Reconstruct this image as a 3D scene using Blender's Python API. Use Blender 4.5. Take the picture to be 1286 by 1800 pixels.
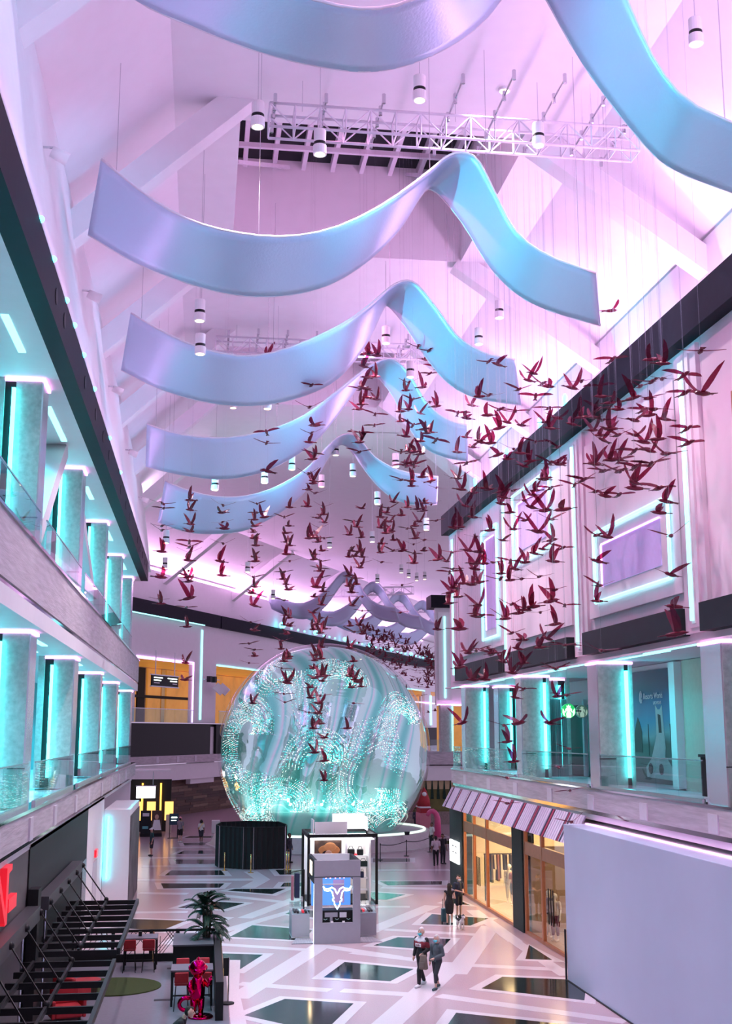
import bpy, bmesh, math, random
from mathutils import Vector, Matrix
random.seed(7)
sc = bpy.context.scene
C = sc.collection
for o in list(bpy.data.objects): bpy.data.objects.remove(o)

# ------------------------------------------------------------------ camera
F, CX, CY, VX, VY, H = 2103., 643., 900., 355., 1288., 8.
TH = math.atan((VY - CY) / F); YAW = math.atan((CX - VX) / math.hypot(F, VY - CY))
_c, _s, _ct, _st = math.cos(YAW), math.sin(YAW), math.cos(TH), math.sin(TH)
FW = Vector((_s * _ct, _c * _ct, _st)); RT = Vector((_c, -_s, 0)); UP = Vector((-_s * _st, -_c * _st, _ct))
cam_d = bpy.data.cameras.new('camera'); cam = bpy.data.objects.new('camera', cam_d); C.objects.link(cam)
cam_d.sensor_fit = 'VERTICAL'; cam_d.sensor_height = 24.; cam_d.lens = F / 1800. * 24.
cam_d.clip_end = 600
m = Matrix((RT, UP, -FW)).transposed().to_4x4(); m.translation = (0, 0, H); cam.matrix_world = m
sc.camera = cam

# surveying helpers: a sight line of the photograph met with a known plane of the building
def ray(px, py): return FW + RT * ((px - CX) / F) + UP * ((CY - py) / F)
def atz(px, py, z): d = ray(px, py); t = (z - H) / d.z; return Vector((d.x * t, d.y * t, z))
def atx(px, py, x): d = ray(px, py); t = x / d.x; return Vector((x, d.y * t, H + d.z * t))
def aty(px, py, y): d = ray(px, py); t = y / d.y; return Vector((d.x * t, y, H + d.z * t))

# ------------------------------------------------------------------ world, exposure
w = bpy.data.worlds.new('world'); sc.world = w; w.use_nodes = True
bg = w.node_tree.nodes['Background']; bg.inputs[0].default_value = (.86, .68, 1., 1); bg.inputs[1].default_value = .6
sc.view_settings.view_transform = 'Standard'; sc.view_settings.look = 'None'
sc.view_settings.exposure = 0.12; sc.view_settings.gamma = 1.0; sc.view_settings.use_curve_mapping = False
try:
    sc.cycles.max_bounces = 5; sc.cycles.transparent_max_bounces = 14; sc.cycles.diffuse_bounces = 3
    sc.cycles.glossy_bounces = 3; sc.cycles.sample_clamp_indirect = 6.; sc.cycles.caustics_reflective = False; sc.cycles.caustics_refractive = False
except Exception: pass

PINK = (1., .48, .95); CYAN = (.05, .80, 1.); LAV = (.80, .72, 1.)
def area(name, loc, rot, sx, sy, power, col, spread=180):
    l = bpy.data.lights.new(name, 'AREA'); l.shape = 'RECTANGLE'; l.size = sx; l.size_y = sy; l.energy = power; l.color = col
    l.spread = math.radians(spread)
    o = bpy.data.objects.new(name, l); C.objects.link(o); o.location = loc; o.rotation_euler = rot; o['kind'] = 'helper'; return o
def spot(name, loc, target, power, col, angle=50, blend=.5, r=.15):
    l = bpy.data.lights.new(name, 'SPOT'); l.energy = power; l.color = col; l.spot_size = math.radians(angle); l.spot_blend = blend; l.shadow_soft_size = r
    o = bpy.data.objects.new(name, l); C.objects.link(o); o.location = loc
    o.rotation_euler = (Vector(target) - Vector(loc)).to_track_quat('-Z', 'Y').to_euler(); o['kind'] = 'helper'; return o
R = math.radians
# cove lighting hidden behind the parapets, washing the sloped ceilings pink
area('cove_light', (-5.0, 38, 23.4), (0, R(180 + 28), 0), .5, 92, 9000, (1., .55, .95))
area('cove_light', (17.0, 34, 23.6), (0, R(180 - 30), 0), .5, 68, 9000, (1., .55, .95))
p_ = Vector((-6.3, 112, 0)) + Vector((.435, .9, 0)) * 45
area('cove_light', (p_.x - .2, p_.y, 23.3), (0, R(180 + 28), R(-25.8)), .5, 110, 11000, PINK)
# unseen fill lights added on the bulkhead ledges to brighten the ceiling
area('ledge_fill', (15.2, 38, 20.35), (0, R(180 - 20), 0), 1.4, 62, 4600, (1., .52, .97))
area('ledge_fill', (-3.5, 40, 18.75), (0, R(180 + 25), 0), .2, 72, 260, (1., .50, 1.))
# skylight coffers: pink wash lamps standing on their ledges
for y0 in (13.2, 36.2, 59.2):
    area('coffer_light', (5.5, y0 + .3, 27.7), (R(125), 0, 0), 8.5, .3, 90, (1., .36, .70))
# cyan linear lights under the gallery soffits, over the walkways
area('gallery_light', (-6.3, 42, 17.3), (0, 0, 0), .25, 72, 3600, CYAN, 120)
area('gallery_light', (-6.3, 42, 10.5), (0, 0, 0), .25, 72, 4200, CYAN, 120)
area('gallery_light', (14.7, 47, 10.2), (0, 0, 0), .25, 34, 220, CYAN, 120)
# floods on the right and left bulkheads aimed at the hanging ribbons
for y in (20, 31, 42, 53, 64):
    spot('ribbon_flood', (-3.4, y - 6, 18.9), (10., y + 1.5, 21.8), 9000, CYAN, 34, .7)
    spot('ribbon_flood', (12.9, y - 6, 20.5), (-.6, y + 1.5, 21.6), 4200, (.08, .66, 1.), 30, .8)
    spot('wall_fill', (2., y + 4, 26.6), (13.7, y + 2, 13.), 3000, (1., .32, .62), 85)  # added fill without a fixture, tints the right wall pink
    spot('wall_fill', (8., y + 2, 26.6), (-4.2, y + 2, 11.), 1800, (.86, .70, 1.), 85)  # the same kind of added fill, aimed at the left galleries

# ------------------------------------------------------------------ materials
def nodes_of(name):
    m = bpy.data.materials.new(name); m.use_nodes = True; nt = m.node_tree
    return m, nt, nt.nodes['Principled BSDF']
def mat(name, col, rough=.5, metal=0., var=.06, scale=6., bump=0., emit=None, estr=0., coat=0., stretch=None, bscale=None, alpha=None, spec=None):
    m, nt, b = nodes_of(name); N = nt.nodes; L = nt.links
    tc = N.new('ShaderNodeTexCoord'); mp = N.new('ShaderNodeMapping'); L.new(tc.outputs['Object'], mp.inputs[0])
    if stretch: mp.inputs['Scale'].default_value = stretch
    nz = N.new('ShaderNodeTexNoise'); nz.inputs['Scale'].default_value = scale; nz.inputs['Detail'].default_value = 4; L.new(mp.outputs[0], nz.inputs[0])
    rp = N.new('ShaderNodeMapRange'); rp.inputs[1].default_value = .25; rp.inputs[2].default_value = .75; rp.inputs[3].default_value = 1 - var; rp.inputs[4].default_value = 1 + var; L.new(nz.outputs[0], rp.inputs[0])
    vm = N.new('ShaderNodeVectorMath'); vm.operation = 'SCALE'; vm.inputs[0].default_value = col; L.new(rp.outputs[0], vm.inputs['Scale'])
    L.new(vm.outputs[0], b.inputs['Base Color'])
    b.inputs['Roughness'].default_value = rough; b.inputs['Metallic'].default_value = metal
    if coat: b.inputs['Coat Weight'].default_value = coat; b.inputs['Coat Roughness'].default_value = .06
    if spec is not None: b.inputs['Specular IOR Level'].default_value = spec
    if bump:
        bz = N.new('ShaderNodeTexNoise'); bz.inputs['Scale'].default_value = bscale or scale * 3; L.new(mp.outputs[0], bz.inputs[0])
        bp = N.new('ShaderNodeBump'); bp.inputs['Strength'].default_value = bump; bp.inputs['Distance'].default_value = .03; L.new(bz.outputs[0], bp.inputs['Height']); L.new(bp.outputs[0], b.inputs['Normal'])
    if emit: b.inputs['Emission Color'].default_value = (*emit, 1); b.inputs['Emission Strength'].default_value = estr
    return m
def glass(name, tint=(.8, .95, .95), refl=.25, rough=.02):
    m = bpy.data.materials.new(name); m.use_nodes = True; nt = m.node_tree; N = nt.nodes; L = nt.links
    N.remove(N['Principled BSDF']); out = N['Material Output']
    t = N.new('ShaderNodeBsdfTransparent'); t.inputs[0].default_value = (*tint, 1)
    g = N.new('ShaderNodeBsdfGlossy'); g.inputs['Roughness'].default_value = rough
    f = N.new('ShaderNodeFresnel'); f.inputs[0].default_value = 1.45
    nz = N.new('ShaderNodeTexNoise'); nz.inputs['Scale'].default_value = 2.
    a = N.new('ShaderNodeMath'); a.operation = 'MULTIPLY_ADD'; L.new(f.outputs[0], a.inputs[0]); a.inputs[1].default_value = .9
    mr = N.new('ShaderNodeMapRange'); mr.inputs[3].default_value = refl * .6; mr.inputs[4].default_value = refl * 1.1; L.new(nz.outputs[0], mr.inputs[0]); L.new(mr.outputs[0], a.inputs[2])
    a.use_clamp = True
    ge = N.new('ShaderNodeNewGeometry'); iv = N.new('ShaderNodeMath'); iv.operation = 'SUBTRACT'; iv.inputs[0].default_value = 1.; L.new(ge.outputs['Backfacing'], iv.inputs[1])
    ml = N.new('ShaderNodeMath'); ml.operation = 'MULTIPLY'; L.new(a.outputs[0], ml.inputs[0]); L.new(iv.outputs[0], ml.inputs[1])
    mx = N.new('ShaderNodeMixShader'); L.new(ml.outputs[0], mx.inputs[0]); L.new(t.outputs[0], mx.inputs[1]); L.new(g.outputs[0], mx.inputs[2]); L.new(mx.outputs[0], out.inputs[0])
    return m
def emis(name, col, s):
    m, nt, b = nodes_of(name); b.inputs['Base Color'].default_value = (*[min(1, c) for c in col], 1)
    b.inputs['Emission Color'].default_value = (*col, 1); b.inputs['Emission Strength'].default_value = s; b.inputs['Roughness'].default_value = .6
    return m
M = {}
M['white'] = mat('white_paint', (.82, .81, .84), .55, var=.02, scale=2)
M['pinklit_wall'] = mat('pink_lit_white_paint', (.76, .62, .71), .55, var=.02, scale=2)  # white wall paint with the pink light put into its colour
M['ceil'] = mat('ceiling_paint', (.86, .83, .88), .6, var=.02, scale=1.5)
M['greywall'] = mat('light_grey_paint', (.62, .60, .66), .55, var=.03)
M['beige'] = mat('beige_plaster', (.55, .46, .40), .7, var=.05)
M['navy'] = mat('dark_bulkhead_metal', (.010, .010, .018), .55, var=.15, scale=3, spec=.12)
M['black'] = mat('black_paint', (.008, .009, .010), .5, var=.2, spec=.25)
M['charcoal'] = mat('charcoal_panel', (.018, .021, .025), .5, var=.12, scale=2, spec=.15)
M['steel'] = mat('polished_steel', (.78, .78, .82), .08, 1., var=.02)
M['satin'] = mat('satin_mirror_panel', (.80, .76, .84), .22, .75, var=.03)
M['chrome'] = mat('brushed_steel', (.6, .6, .64), .25, 1., var=.06, stretch=(1, 1, 20))
M['bstone'] = mat('banded_limestone', (.50, .46, .50), .55, var=.22, scale=2.2, stretch=(1, .35, 5), bump=.25)
M['stone'] = mat('speckled_concrete', (.40, .40, .39), .5, var=.22, scale=7, bump=.2)
M['floor'] = mat('rose_terrazzo', (.45, .33, .37), .18, var=.09, scale=26, spec=.3)
M['floorw'] = mat('white_terrazzo', (.62, .55, .60), .18, var=.06, scale=26, spec=.3)
M['floord'] = mat('dark_green_marble', (.010, .018, .018), .10, var=.3, scale=4, spec=.25)
M['patio'] = mat('patio_concrete', (.13, .125, .16), .55, var=.08, scale=8)
M['cyan'] = emis('cyan_neon', (.10, .88, 1.), 5.5)
M['cyanw'] = emis('cyan_white_neon', (.36, 1., 1.), 1.5)
M['cyanled'] = emis('cyan_led', (.06, .95, 1.), 11.)
M['pinkled'] = emis('pink_led', (1., .42, .95), 3.)
M['lavled'] = emis('lavender_led', (.85, .45, 1.), 2.6)
M['covepink'] = emis('cove_led', (1., .75, .97), 3.5)
M['lavpanel'] = mat('lavender_niche_panel', (.62, .48, .86), .5, var=.04)
M['warm'] = emis('warm_bulb', (1., .72, .42), 9.)
M['warmsoft'] = emis('warm_lightbox', (1., .50, .13), 1.7)
M['amber'] = emis('amber_tube', (1., .42, .05), 4.)
M['lightbox'] = emis('white_lightbox', (.95, .97, 1.), 3.2)
M['blueneon'] = emis('blue_white_neon', (.45, .72, 1.), 6.)
M['glass'] = glass('clear_glass', (.84, .96, .96), .10)
M['shopglass'] = glass('shop_glass', (.93, .93, .90), .07)
M['copper'] = mat('copper_frame', (.50, .20, .10), .35, .5, var=.08)
M['moss'] = mat('dark_green_textured_cladding', (.012, .028, .026), .75, var=.5, scale=18, bump=1., bscale=30)
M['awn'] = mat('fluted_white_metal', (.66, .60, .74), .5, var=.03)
M['awn2'] = mat('fluted_shadow_metal', (.50, .45, .60), .5, var=.03)  # groove shade put into the colour of the recessed slats
M['navystripe'] = mat('navy_stripe', (.012, .02, .06), .5)
M['redstripe'] = mat('crimson_stripe', (.30, .015, .06), .5)
M['red'] = mat('red_upholstery', (.40, .015, .025), .6, var=.1)
M['redgloss'] = mat('red_sign_enamel', (.75, .01, .03), .3, emit=(1., .02, .04), estr=.5)
M['redchrome'] = mat('red_chrome', (.75, .0, .10), .04, 1., var=.02)
M['turf'] = mat('artificial_turf', (.045, .075, .012), .9, var=.4, scale=60, bump=1.)
M['palm'] = mat('palm_leaf', (.010, .035, .022), .55, var=.4, scale=8, spec=.2)
M['bark'] = mat('palm_bark', (.07, .05, .035), .8, var=.3, scale=20)
M['truss'] = mat('white_truss_paint', (.74, .70, .78), .4, var=.03)
M['brass'] = mat('brass', (.75, .55, .22), .22, 1., var=.05)
M['wood'] = mat('reclaimed_wood', (.12, .065, .04), .6, var=.35, scale=3, stretch=(.5, .5, 8), bump=.3)
M['wood2'] = mat('pale_reclaimed_wood', (.22, .15, .10), .6, var=.3, scale=3, stretch=(.5, .5, 8), bump=.3)
M['wood3'] = mat('dark_reclaimed_wood', (.065, .035, .025), .6, var=.3, scale=3, stretch=(.5, .5, 8), bump=.3)
M['kgrey'] = mat('kiosk_grey_laminate', (.30, .30, .35), .45, var=.03)
M['tealwall'] = mat('teal_plaster', (.10, .36, .38), .6, var=.06)
M['drape'] = mat('black_drape', (.006, .007, .008), .9, var=.3, stretch=(9, 9, .3))
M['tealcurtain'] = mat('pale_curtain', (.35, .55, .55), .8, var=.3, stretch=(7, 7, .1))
M['amberpanel'] = mat('amber_backlit_panel', (.75, .40, .10), .4, var=.55, scale=.35, emit=(1., .42, .08), estr=.30)
M['skin'] = mat('skin_light', (.55, .33, .25), .5, var=.05)
M['skin2'] = mat('skin_brown', (.22, .11, .07), .5, var=.05)
M['mann'] = mat('mannequin_white', (.78, .74, .70), .35, var=.02)
def birdmat(name, col, tr):
    m, nt, b = nodes_of(name); N = nt.nodes; L = nt.links; out = N['Material Output']
    nz = N.new('ShaderNodeTexNoise'); nz.inputs['Scale'].default_value = 3
    cr = N.new('ShaderNodeMix'); cr.data_type = 'RGBA'; L.new(nz.outputs[0], cr.inputs[0]); cr.inputs[6].default_value = (*[c * .7 for c in col], 1); cr.inputs[7].default_value = (*[min(1, c * 1.3) for c in col], 1)
    L.new(cr.outputs[2], b.inputs['Base Color']); b.inputs['Roughness'].default_value = .25
    t = N.new('ShaderNodeBsdfTransparent'); t.inputs[0].default_value = (min(1, col[0] * 2.2 + .25), col[1] + .12, col[2] + .2, 1)
    mx = N.new('ShaderNodeMixShader'); mx.inputs[0].default_value = tr; L.new(b.outputs[0], mx.inputs[1]); L.new(t.outputs[0], mx.inputs[2]); L.new(mx.outputs[0], out.inputs[0])
    return m
M['birdbody'] = birdmat('red_resin', (.17, .018, .045), .32)
M['birdwing'] = birdmat('red_translucent_film', (.18, .03, .08), .68)
def ribbonmat():
    m, nt, b = nodes_of('pearl_film'); N = nt.nodes; L = nt.links
    tc = N.new('ShaderNodeTexCoord'); nz = N.new('ShaderNodeTexNoise'); nz.inputs['Scale'].default_value = .35; nz.inputs['Detail'].default_value = 2; L.new(tc.outputs['Object'], nz.inputs[0])
    r = N.new('ShaderNodeMix'); r.data_type = 'RGBA'; L.new(nz.outputs[0], r.inputs[0]); r.inputs[6].default_value = (.48, .60, .82, 1); r.inputs[7].default_value = (.60, .68, .86, 1); L.new(r.outputs[2], b.inputs['Base Color'])
    b.inputs['Roughness'].default_value = .34; b.inputs['Metallic'].default_value = .35
    try: b.inputs['Thin Film Thickness'].default_value = 420.; b.inputs['Thin Film IOR'].default_value = 1.5
    except Exception: pass
    f = N.new('ShaderNodeTexNoise'); f.inputs['Scale'].default_value = 14; L.new(tc.outputs['Object'], f.inputs[0])
    bp = N.new('ShaderNodeBump'); bp.inputs['Strength'].default_value = .22; bp.inputs['Distance'].default_value = .02; L.new(f.outputs[0], bp.inputs['Height']); L.new(bp.outputs[0], b.inputs['Normal'])
    return m
M['ribbon'] = ribbonmat()
# ------------------------------------------------------------------ mesh helpers
class MB:
    def __init__(s): s.v = []; s.f = []
    def add(s, vs, fs):
        n = len(s.v); s.v += [Vector(v) for v in vs]; s.f += [[i + n for i in f] for f in fs]; return s
    def box(s, x0, x1, y0, y1, z0, z1):
        if x0 > x1: x0, x1 = x1, x0
        if y0 > y1: y0, y1 = y1, y0
        if z0 > z1: z0, z1 = z1, z0
        return s.add([(x0, y0, z0), (x1, y0, z0), (x1, y1, z0), (x0, y1, z0), (x0, y0, z1), (x1, y0, z1), (x1, y1, z1), (x0, y1, z1)],
                     [(3, 2, 1, 0), (4, 5, 6, 7), (0, 1, 5, 4), (1, 2, 6, 5), (2, 3, 7, 6), (3, 0, 4, 7)])
    def prism(s, poly, z0, z1):
        a = sum(poly[i][0] * poly[(i + 1) % len(poly)][1] - poly[(i + 1) % len(poly)][0] * poly[i][1] for i in range(len(poly)))
        if a < 0: poly = poly[::-1]
        n = len(poly)
        return s.add([(p[0], p[1], z0) for p in poly] + [(p[0], p[1], z1) for p in poly],
                     [tuple(range(n))[::-1], tuple(range(n, 2 * n))] + [(i, (i + 1) % n, n + (i + 1) % n, n + i) for i in range(n)])
    def hull(s, a, b):      # two matching rings of points, joined and capped
        n = len(a)
        return s.add(list(a) + list(b), [tuple(range(n))[::-1], tuple(range(n, 2 * n))] + [(i, (i + 1) % n, n + (i + 1) % n, n + i) for i in range(n)])
    def bar(s, p, q, w, h, up=(0, 0, 1)):
        p = Vector(p); q = Vector(q); d = (q - p).normalized(); u = Vector(up)
        x = d.cross(u)
        if x.length < 1e-4: x = d.cross(Vector((0, 1, 0)))
        x.normalize(); u = x.cross(d); a = x * w / 2; b = u * h / 2
        return s.hull([p - a - b, p + a - b, p + a + b, p - a + b], [q - a - b, q + a - b, q + a + b, q - a + b])
    def tube(s, pts, r, n=8, closed=False):
        pts = [Vector(p) for p in pts]; rs = r if isinstance(r, (list, tuple)) else [r] * len(pts); base = len(s.v); k = len(pts); x = None
        for i, p in enumerate(pts):
            if closed: d = (pts[(i + 1) % k] - pts[i - 1]).normalized()
            else: d = (pts[min(i + 1, k - 1)] - pts[max(i - 1, 0)]).normalized()
            if x is None: x = d.orthogonal().normalized()
            else:
                x = x - d * x.dot(d)
                x = x.normalized() if x.length > 1e-5 else d.orthogonal().normalized()
            y = d.cross(x)
            for j in range(n): a = 2 * math.pi * j / n; s.v.append(p + (x * math.cos(a) + y * math.sin(a)) * rs[i])
        for i in range(k if closed else k - 1):
            a = base + i * n; b = base + ((i + 1) % k) * n
            for j in range(n): s.f.append([a + j, a + (j + 1) % n, b + (j + 1) % n, b + j])
        if not closed: s.f.append([base + j for j in range(n)][::-1]); s.f.append([base + (k - 1) * n + j for j in range(n)])
        return s
    def lathe(s, prof, c=(0, 0, 0), n=20):
        c = Vector(c); base = len(s.v); k = len(prof)
        for r_, z in prof:
            for j in range(n): a = 2 * math.pi * j / n; s.v.append(c + Vector((r_ * math.cos(a), r_ * math.sin(a), z)))
        for i in range(k - 1):
            for j in range(n): s.f.append([base + i * n + j, base + i * n + (j + 1) % n, base + (i + 1) * n + (j + 1) % n, base + (i + 1) * n + j])
        s.f.append([base + j for j in range(n)][::-1]); s.f.append([base + (k - 1) * n + j for j in range(n)]); return s
    def ball(s, c, r, n=12, k=8, sc=(1, 1, 1)):
        prof = [(max(1e-4, math.sin(math.pi * i / k)), -math.cos(math.pi * i / k)) for i in range(k + 1)]
        c = Vector(c); t = MB().lathe(prof, (0, 0, 0), n)
        return s.add([c + Vector((v.x * sc[0], v.y * sc[1], v.z * sc[2])) * r for v in t.v], t.f)
    def mesh(s, name, off=(0, 0, 0)):
        me = bpy.data.meshes.new(name); o = Vector(off); me.from_pydata([tuple(v - o) for v in s.v], [], s.f); me.update(); return me
    def build(s, name, mt, parent=None, smooth=False, world=True):
        off = parent.matrix_basis.translation if (parent is not None and world) else Vector((0, 0, 0))
        if parent is not None and world and parent.parent is not None: off = off + parent.parent.matrix_basis.translation
        me = s.mesh(name, off)
        o = bpy.data.objects.new(name, me); C.objects.link(o)
        if mt is not None: me.materials.append(M[mt] if isinstance(mt, str) else mt)
        if parent is not None: o.parent = parent
        if smooth:
            for p in me.polygons: p.use_smooth = True
        return o
def B(x0, x1, y0, y1, z0, z1): return MB().box(x0, x1, y0, y1, z0, z1)
def bevel(o, wd=.02, seg=2):
    md = o.modifiers.new('bevel', 'BEVEL'); md.width = wd; md.segments = seg; md.limit_method = 'ANGLE'; return o
def thing(name, label, cat, loc=(0, 0, 0), rz=0, group=None):
    o = bpy.data.objects.new(name, None); C.objects.link(o); o.location = loc; o.rotation_euler = (0, 0, rz); o.empty_display_size = .1
    o['label'] = label; o['category'] = cat
    if group: o['group'] = group
    return o
def tag(o, label, cat, group=None, kind=None):
    o['label'] = label; o['category'] = cat
    if group: o['group'] = group
    if kind: o['kind'] = kind
    return o
def struct(o, label=None):
    o['kind'] = 'structure'
    if label: o['label'] = label
    return o
def dup(o, parent=None):
    c = o.copy(); C.objects.link(c)
    if parent is not None: c.parent = parent
    for ch in list(o.children): dup(ch, c)
    return c
def textmesh(name, s, size, mt, parent, loc, rot, ext=.01, align='CENTER', scx=1.):
    cu = bpy.data.curves.new(name, 'FONT'); cu.body = s; cu.size = size; cu.extrude = ext; cu.align_x = align; cu.align_y = 'CENTER'
    t = bpy.data.objects.new(name + '_tmp', cu); C.objects.link(t)
    dg = bpy.context.evaluated_depsgraph_get(); me = bpy.data.meshes.new_from_object(t.evaluated_get(dg)); bpy.data.objects.remove(t)
    o = bpy.data.objects.new(name, me); C.objects.link(o); me.materials.clear(); me.materials.append(M[mt] if isinstance(mt, str) else mt)
    o.parent = parent; o.location = loc; o.rotation_euler = rot; o.scale = (scx, 1, 1); return o
def catmull(P, n):
    P = [Vector(p) for p in P]; out = []; k = len(P) - 1
    for i in range(n + 1):
        t = i / n * k; a = min(int(t), k - 1); f = t - a
        p0 = P[max(a - 1, 0)]; p1 = P[a]; p2 = P[a + 1]; p3 = P[min(a + 2, k)]
        out.append(.5 * ((2 * p1) + (p2 - p0) * f + (2 * p0 - 5 * p1 + 4 * p2 - p3) * f * f + (3 * p1 - p0 - 3 * p2 + p3) * f ** 3))
    return out
ORD = ['nearest', 'second', 'third', 'fourth', 'fifth', 'sixth', 'seventh', 'eighth', 'ninth', 'tenth']
# the far hall runs off at an angle behind the sphere: local frame (t along it, s to its side)
P0 = Vector((-6.3, 112, 0)); FA = math.radians(25.8); FU = Vector((math.sin(FA), math.cos(FA), 0)); FN = Vector((math.cos(FA), -math.sin(FA), 0))
def far(t, s, z): return P0 + FU * t + FN * s + Vector((0, 0, z))
def atfar(px, py, s=0.):
    d = ray(px, py); q = P0 + FN * s; k = (q.x * FN.x + q.y * FN.y) / (d.x * FN.x + d.y * FN.y); p = d * k + Vector((0, 0, H))
    return ((p - P0).dot(FU), p.z)
def fbox(t0, t1, s0, s1, z0, z1):
    return MB().hull([far(t0, s0, z0), far(t0, s1, z0), far(t1, s1, z0), far(t1, s0, z0)], [far(t0, s0, z1), far(t0, s1, z1), far(t1, s1, z1), far(t1, s0, z1)])

def ceil_z(x, y):
    if y > 80 or x > 18: return 27.5
    if .75 < x < 10.3 and (13 < y < 23.7 or 36 < y < 46.7 or 59.2 < y < 69.9): return 31.6
    if x < -1.35: return 27.5 - (-1.35 - x) * 4.9 / 5.25
    if x > 12.4: return 27.5 - (x - 12.4) * 4.9 / 6.
    return 27.5
LAB = []     # (object, description, group): labelled at the end by the landmark it hangs next to
# ================================================================== FLOOR
fl = B(-14, 34, 8, 150, -.3, 0).build('floor', 'floor'); struct(fl, 'polished rose terrazzo floor with white bands and dark green marble inlays')
def offset_poly(P, d):
    n = len(P); a = sum(P[i][0] * P[(i + 1) % n][1] - P[(i + 1) % n][0] * P[i][1] for i in range(n)); sg = 1 if a > 0 else -1; out = []
    for i in range(n):
        p0, p1, p2 = Vector(P[i - 1]), Vector(P[i]), Vector(P[(i + 1) % n])
        e1 = (p1 - p0).normalized(); e2 = (p2 - p1).normalized(); n1 = Vector((e1.y, -e1.x)) * sg; n2 = Vector((e2.y, -e2.x)) * sg
        b = (n1 + n2); k = d * 2 / max(.35, b.length_squared); k = min(k, 2.2 * d); out.append(tuple(p1 + b * k / 1.0))
    return out
DARK = [[(1.3, 50.2), (2.3, 53.), (4.7, 51.4), (4.1, 49.)], [(-.2, 46.9), (2.4, 46.1), (1.4, 43.2), (.3, 43.6)], [(1.4, 36.6), (2.7, 38.6), (4.7, 37.7), (3.6, 34.7), (2.9, 34.9)],
        [(4.2, 41.7), (5.2, 44.3), (7.4, 42.7), (6.3, 40.8)], [(6.7, 47.5), (7.9, 49.2), (9.9, 48.5), (9., 46.1)], [(9.4, 52.4), (10.4, 55.1), (12.6, 53.5), (11.4, 51.7)],
        [(9., 39.3), (10.1, 41.), (12.05, 40.3), (12.05, 38.2), (11.7, 37.2)], [(12.6, 46.8), (11.7, 44.), (12.6, 43.7)], [(7., 34.8), (7.5, 36.1), (10.4, 34.2), (9.2, 32.)],
        [(7.2, 63.), (8.9, 62.8), (10.3, 61.7), (9.1, 60.), (7.6, 60.5)], [(9.8, 67.3), (13.2, 66.9), (12.9, 65.5), (10., 65.5)], [(1.5, 64.5), (1.9, 65.1), (4.5, 64.8), (3.7, 62.8)],
        [(-.9, 58.6), (.1, 60.8), (2.2, 59.7), (1.2, 57.8)], [(-3.6, 53.3), (-2.8, 55.4), (-.5, 54.6), (-1.5, 52.)], [(-2., 68.), (1.4, 67.5), (1.1, 65.7), (-1.8, 65.8)],
        [(-1.9, 71.7), (-1.6, 74.2), (1.3, 73.8), (1.5, 71.3)], [(4.5, 73.6), (6.6, 73.2), (6.4, 71.1), (4.6, 71.1)], [(4.3, 65.7), (4.6, 67.4), (7., 67.2), (6.6, 65.6)],
        [(3.9, 56.1), (4.6, 57.2), (6.8, 56.), (5.8, 54.)], [(11.7, 58.6), (12.7, 57.6), (12.5, 60.)]]
DARK += [[tuple(atz(*p, 0).xy) for p in P] for P in ([(305, 1511), (380, 1511), (380, 1519), (309, 1519)], [(310.5, 1501.5), (323, 1495.5), (384, 1495), (384, 1501)], [(322, 1482), (378, 1481), (378, 1486), (324, 1486.5)],
         [(324, 1473), (333, 1469.8), (378, 1469.5), (378, 1473)], [(655, 1509), (720, 1509), (720, 1515), (655, 1516)], [(745, 1467), (772, 1467), (786, 1472), (752, 1472)], [(775, 1478), (800, 1478), (800, 1484), (778, 1484)])]
for i_, P in enumerate(DARK):
    MB().prism(offset_poly(P, .34), -.02, .0072 + i_ * .00008).build('white_border_inlay', 'floorw', fl)
    MB().prism(P, -.02, .012).build('dark_inlay', 'floord', fl)
# white terrazzo bands of the chevron pattern, centre lines surveyed on the floor plane
BANDS = [((416, 1755), (566, 1661), .75), ((575, 1664), (700, 1683), .6), ((420, 1729), (580, 1741), .55), ((600, 1741), (716, 1748), .6), ((660, 1818), (800, 1692), .85), ((800, 1712), (862, 1628), .8),
         ((620, 1674), (735, 1688), .6), ((770, 1750), (1100, 1796), .55), ((830, 1697), (998, 1705), .55), ((676, 1634), (835, 1643), .55), ((385, 1660), (560, 1671), .5), ((240, 1547), (470, 1546), .9), ((250, 1523), (384, 1522), .9),
         ((236, 1604), (330, 1603), .6), ((430, 1614), (520, 1580), .7), ((384, 1573), (520, 1588), .6), ((440, 1532), (462, 1546), .8), ((462, 1546), (436, 1560), .8), ((640, 1641), (760, 1592), .8), ((670, 1560), (800, 1563), .8),
         ((660, 1530), (790, 1529), .9), ((660, 1594), (720, 1594), .6), ((380, 1640), (520, 1600), .55), ((290, 1660), (400, 1612), .6), ((830, 1600), (905, 1655), .6), ((905, 1655), (995, 1715), .5), ((244, 1508), (384, 1507), .9), ((300, 1490), (384, 1489), 1.), ((244, 1570), (330, 1571), .7)]
for i_, (a, b, wd) in enumerate(BANDS):
    dz = i_ * .00012
    p = atz(*a, dz); q = atz(*b, dz)
    MB().bar(p + Vector((0, 0, -.009)), q + Vector((0, 0, -.009)), wd, .024).build('white_band_inlay', 'floorw', fl)

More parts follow.
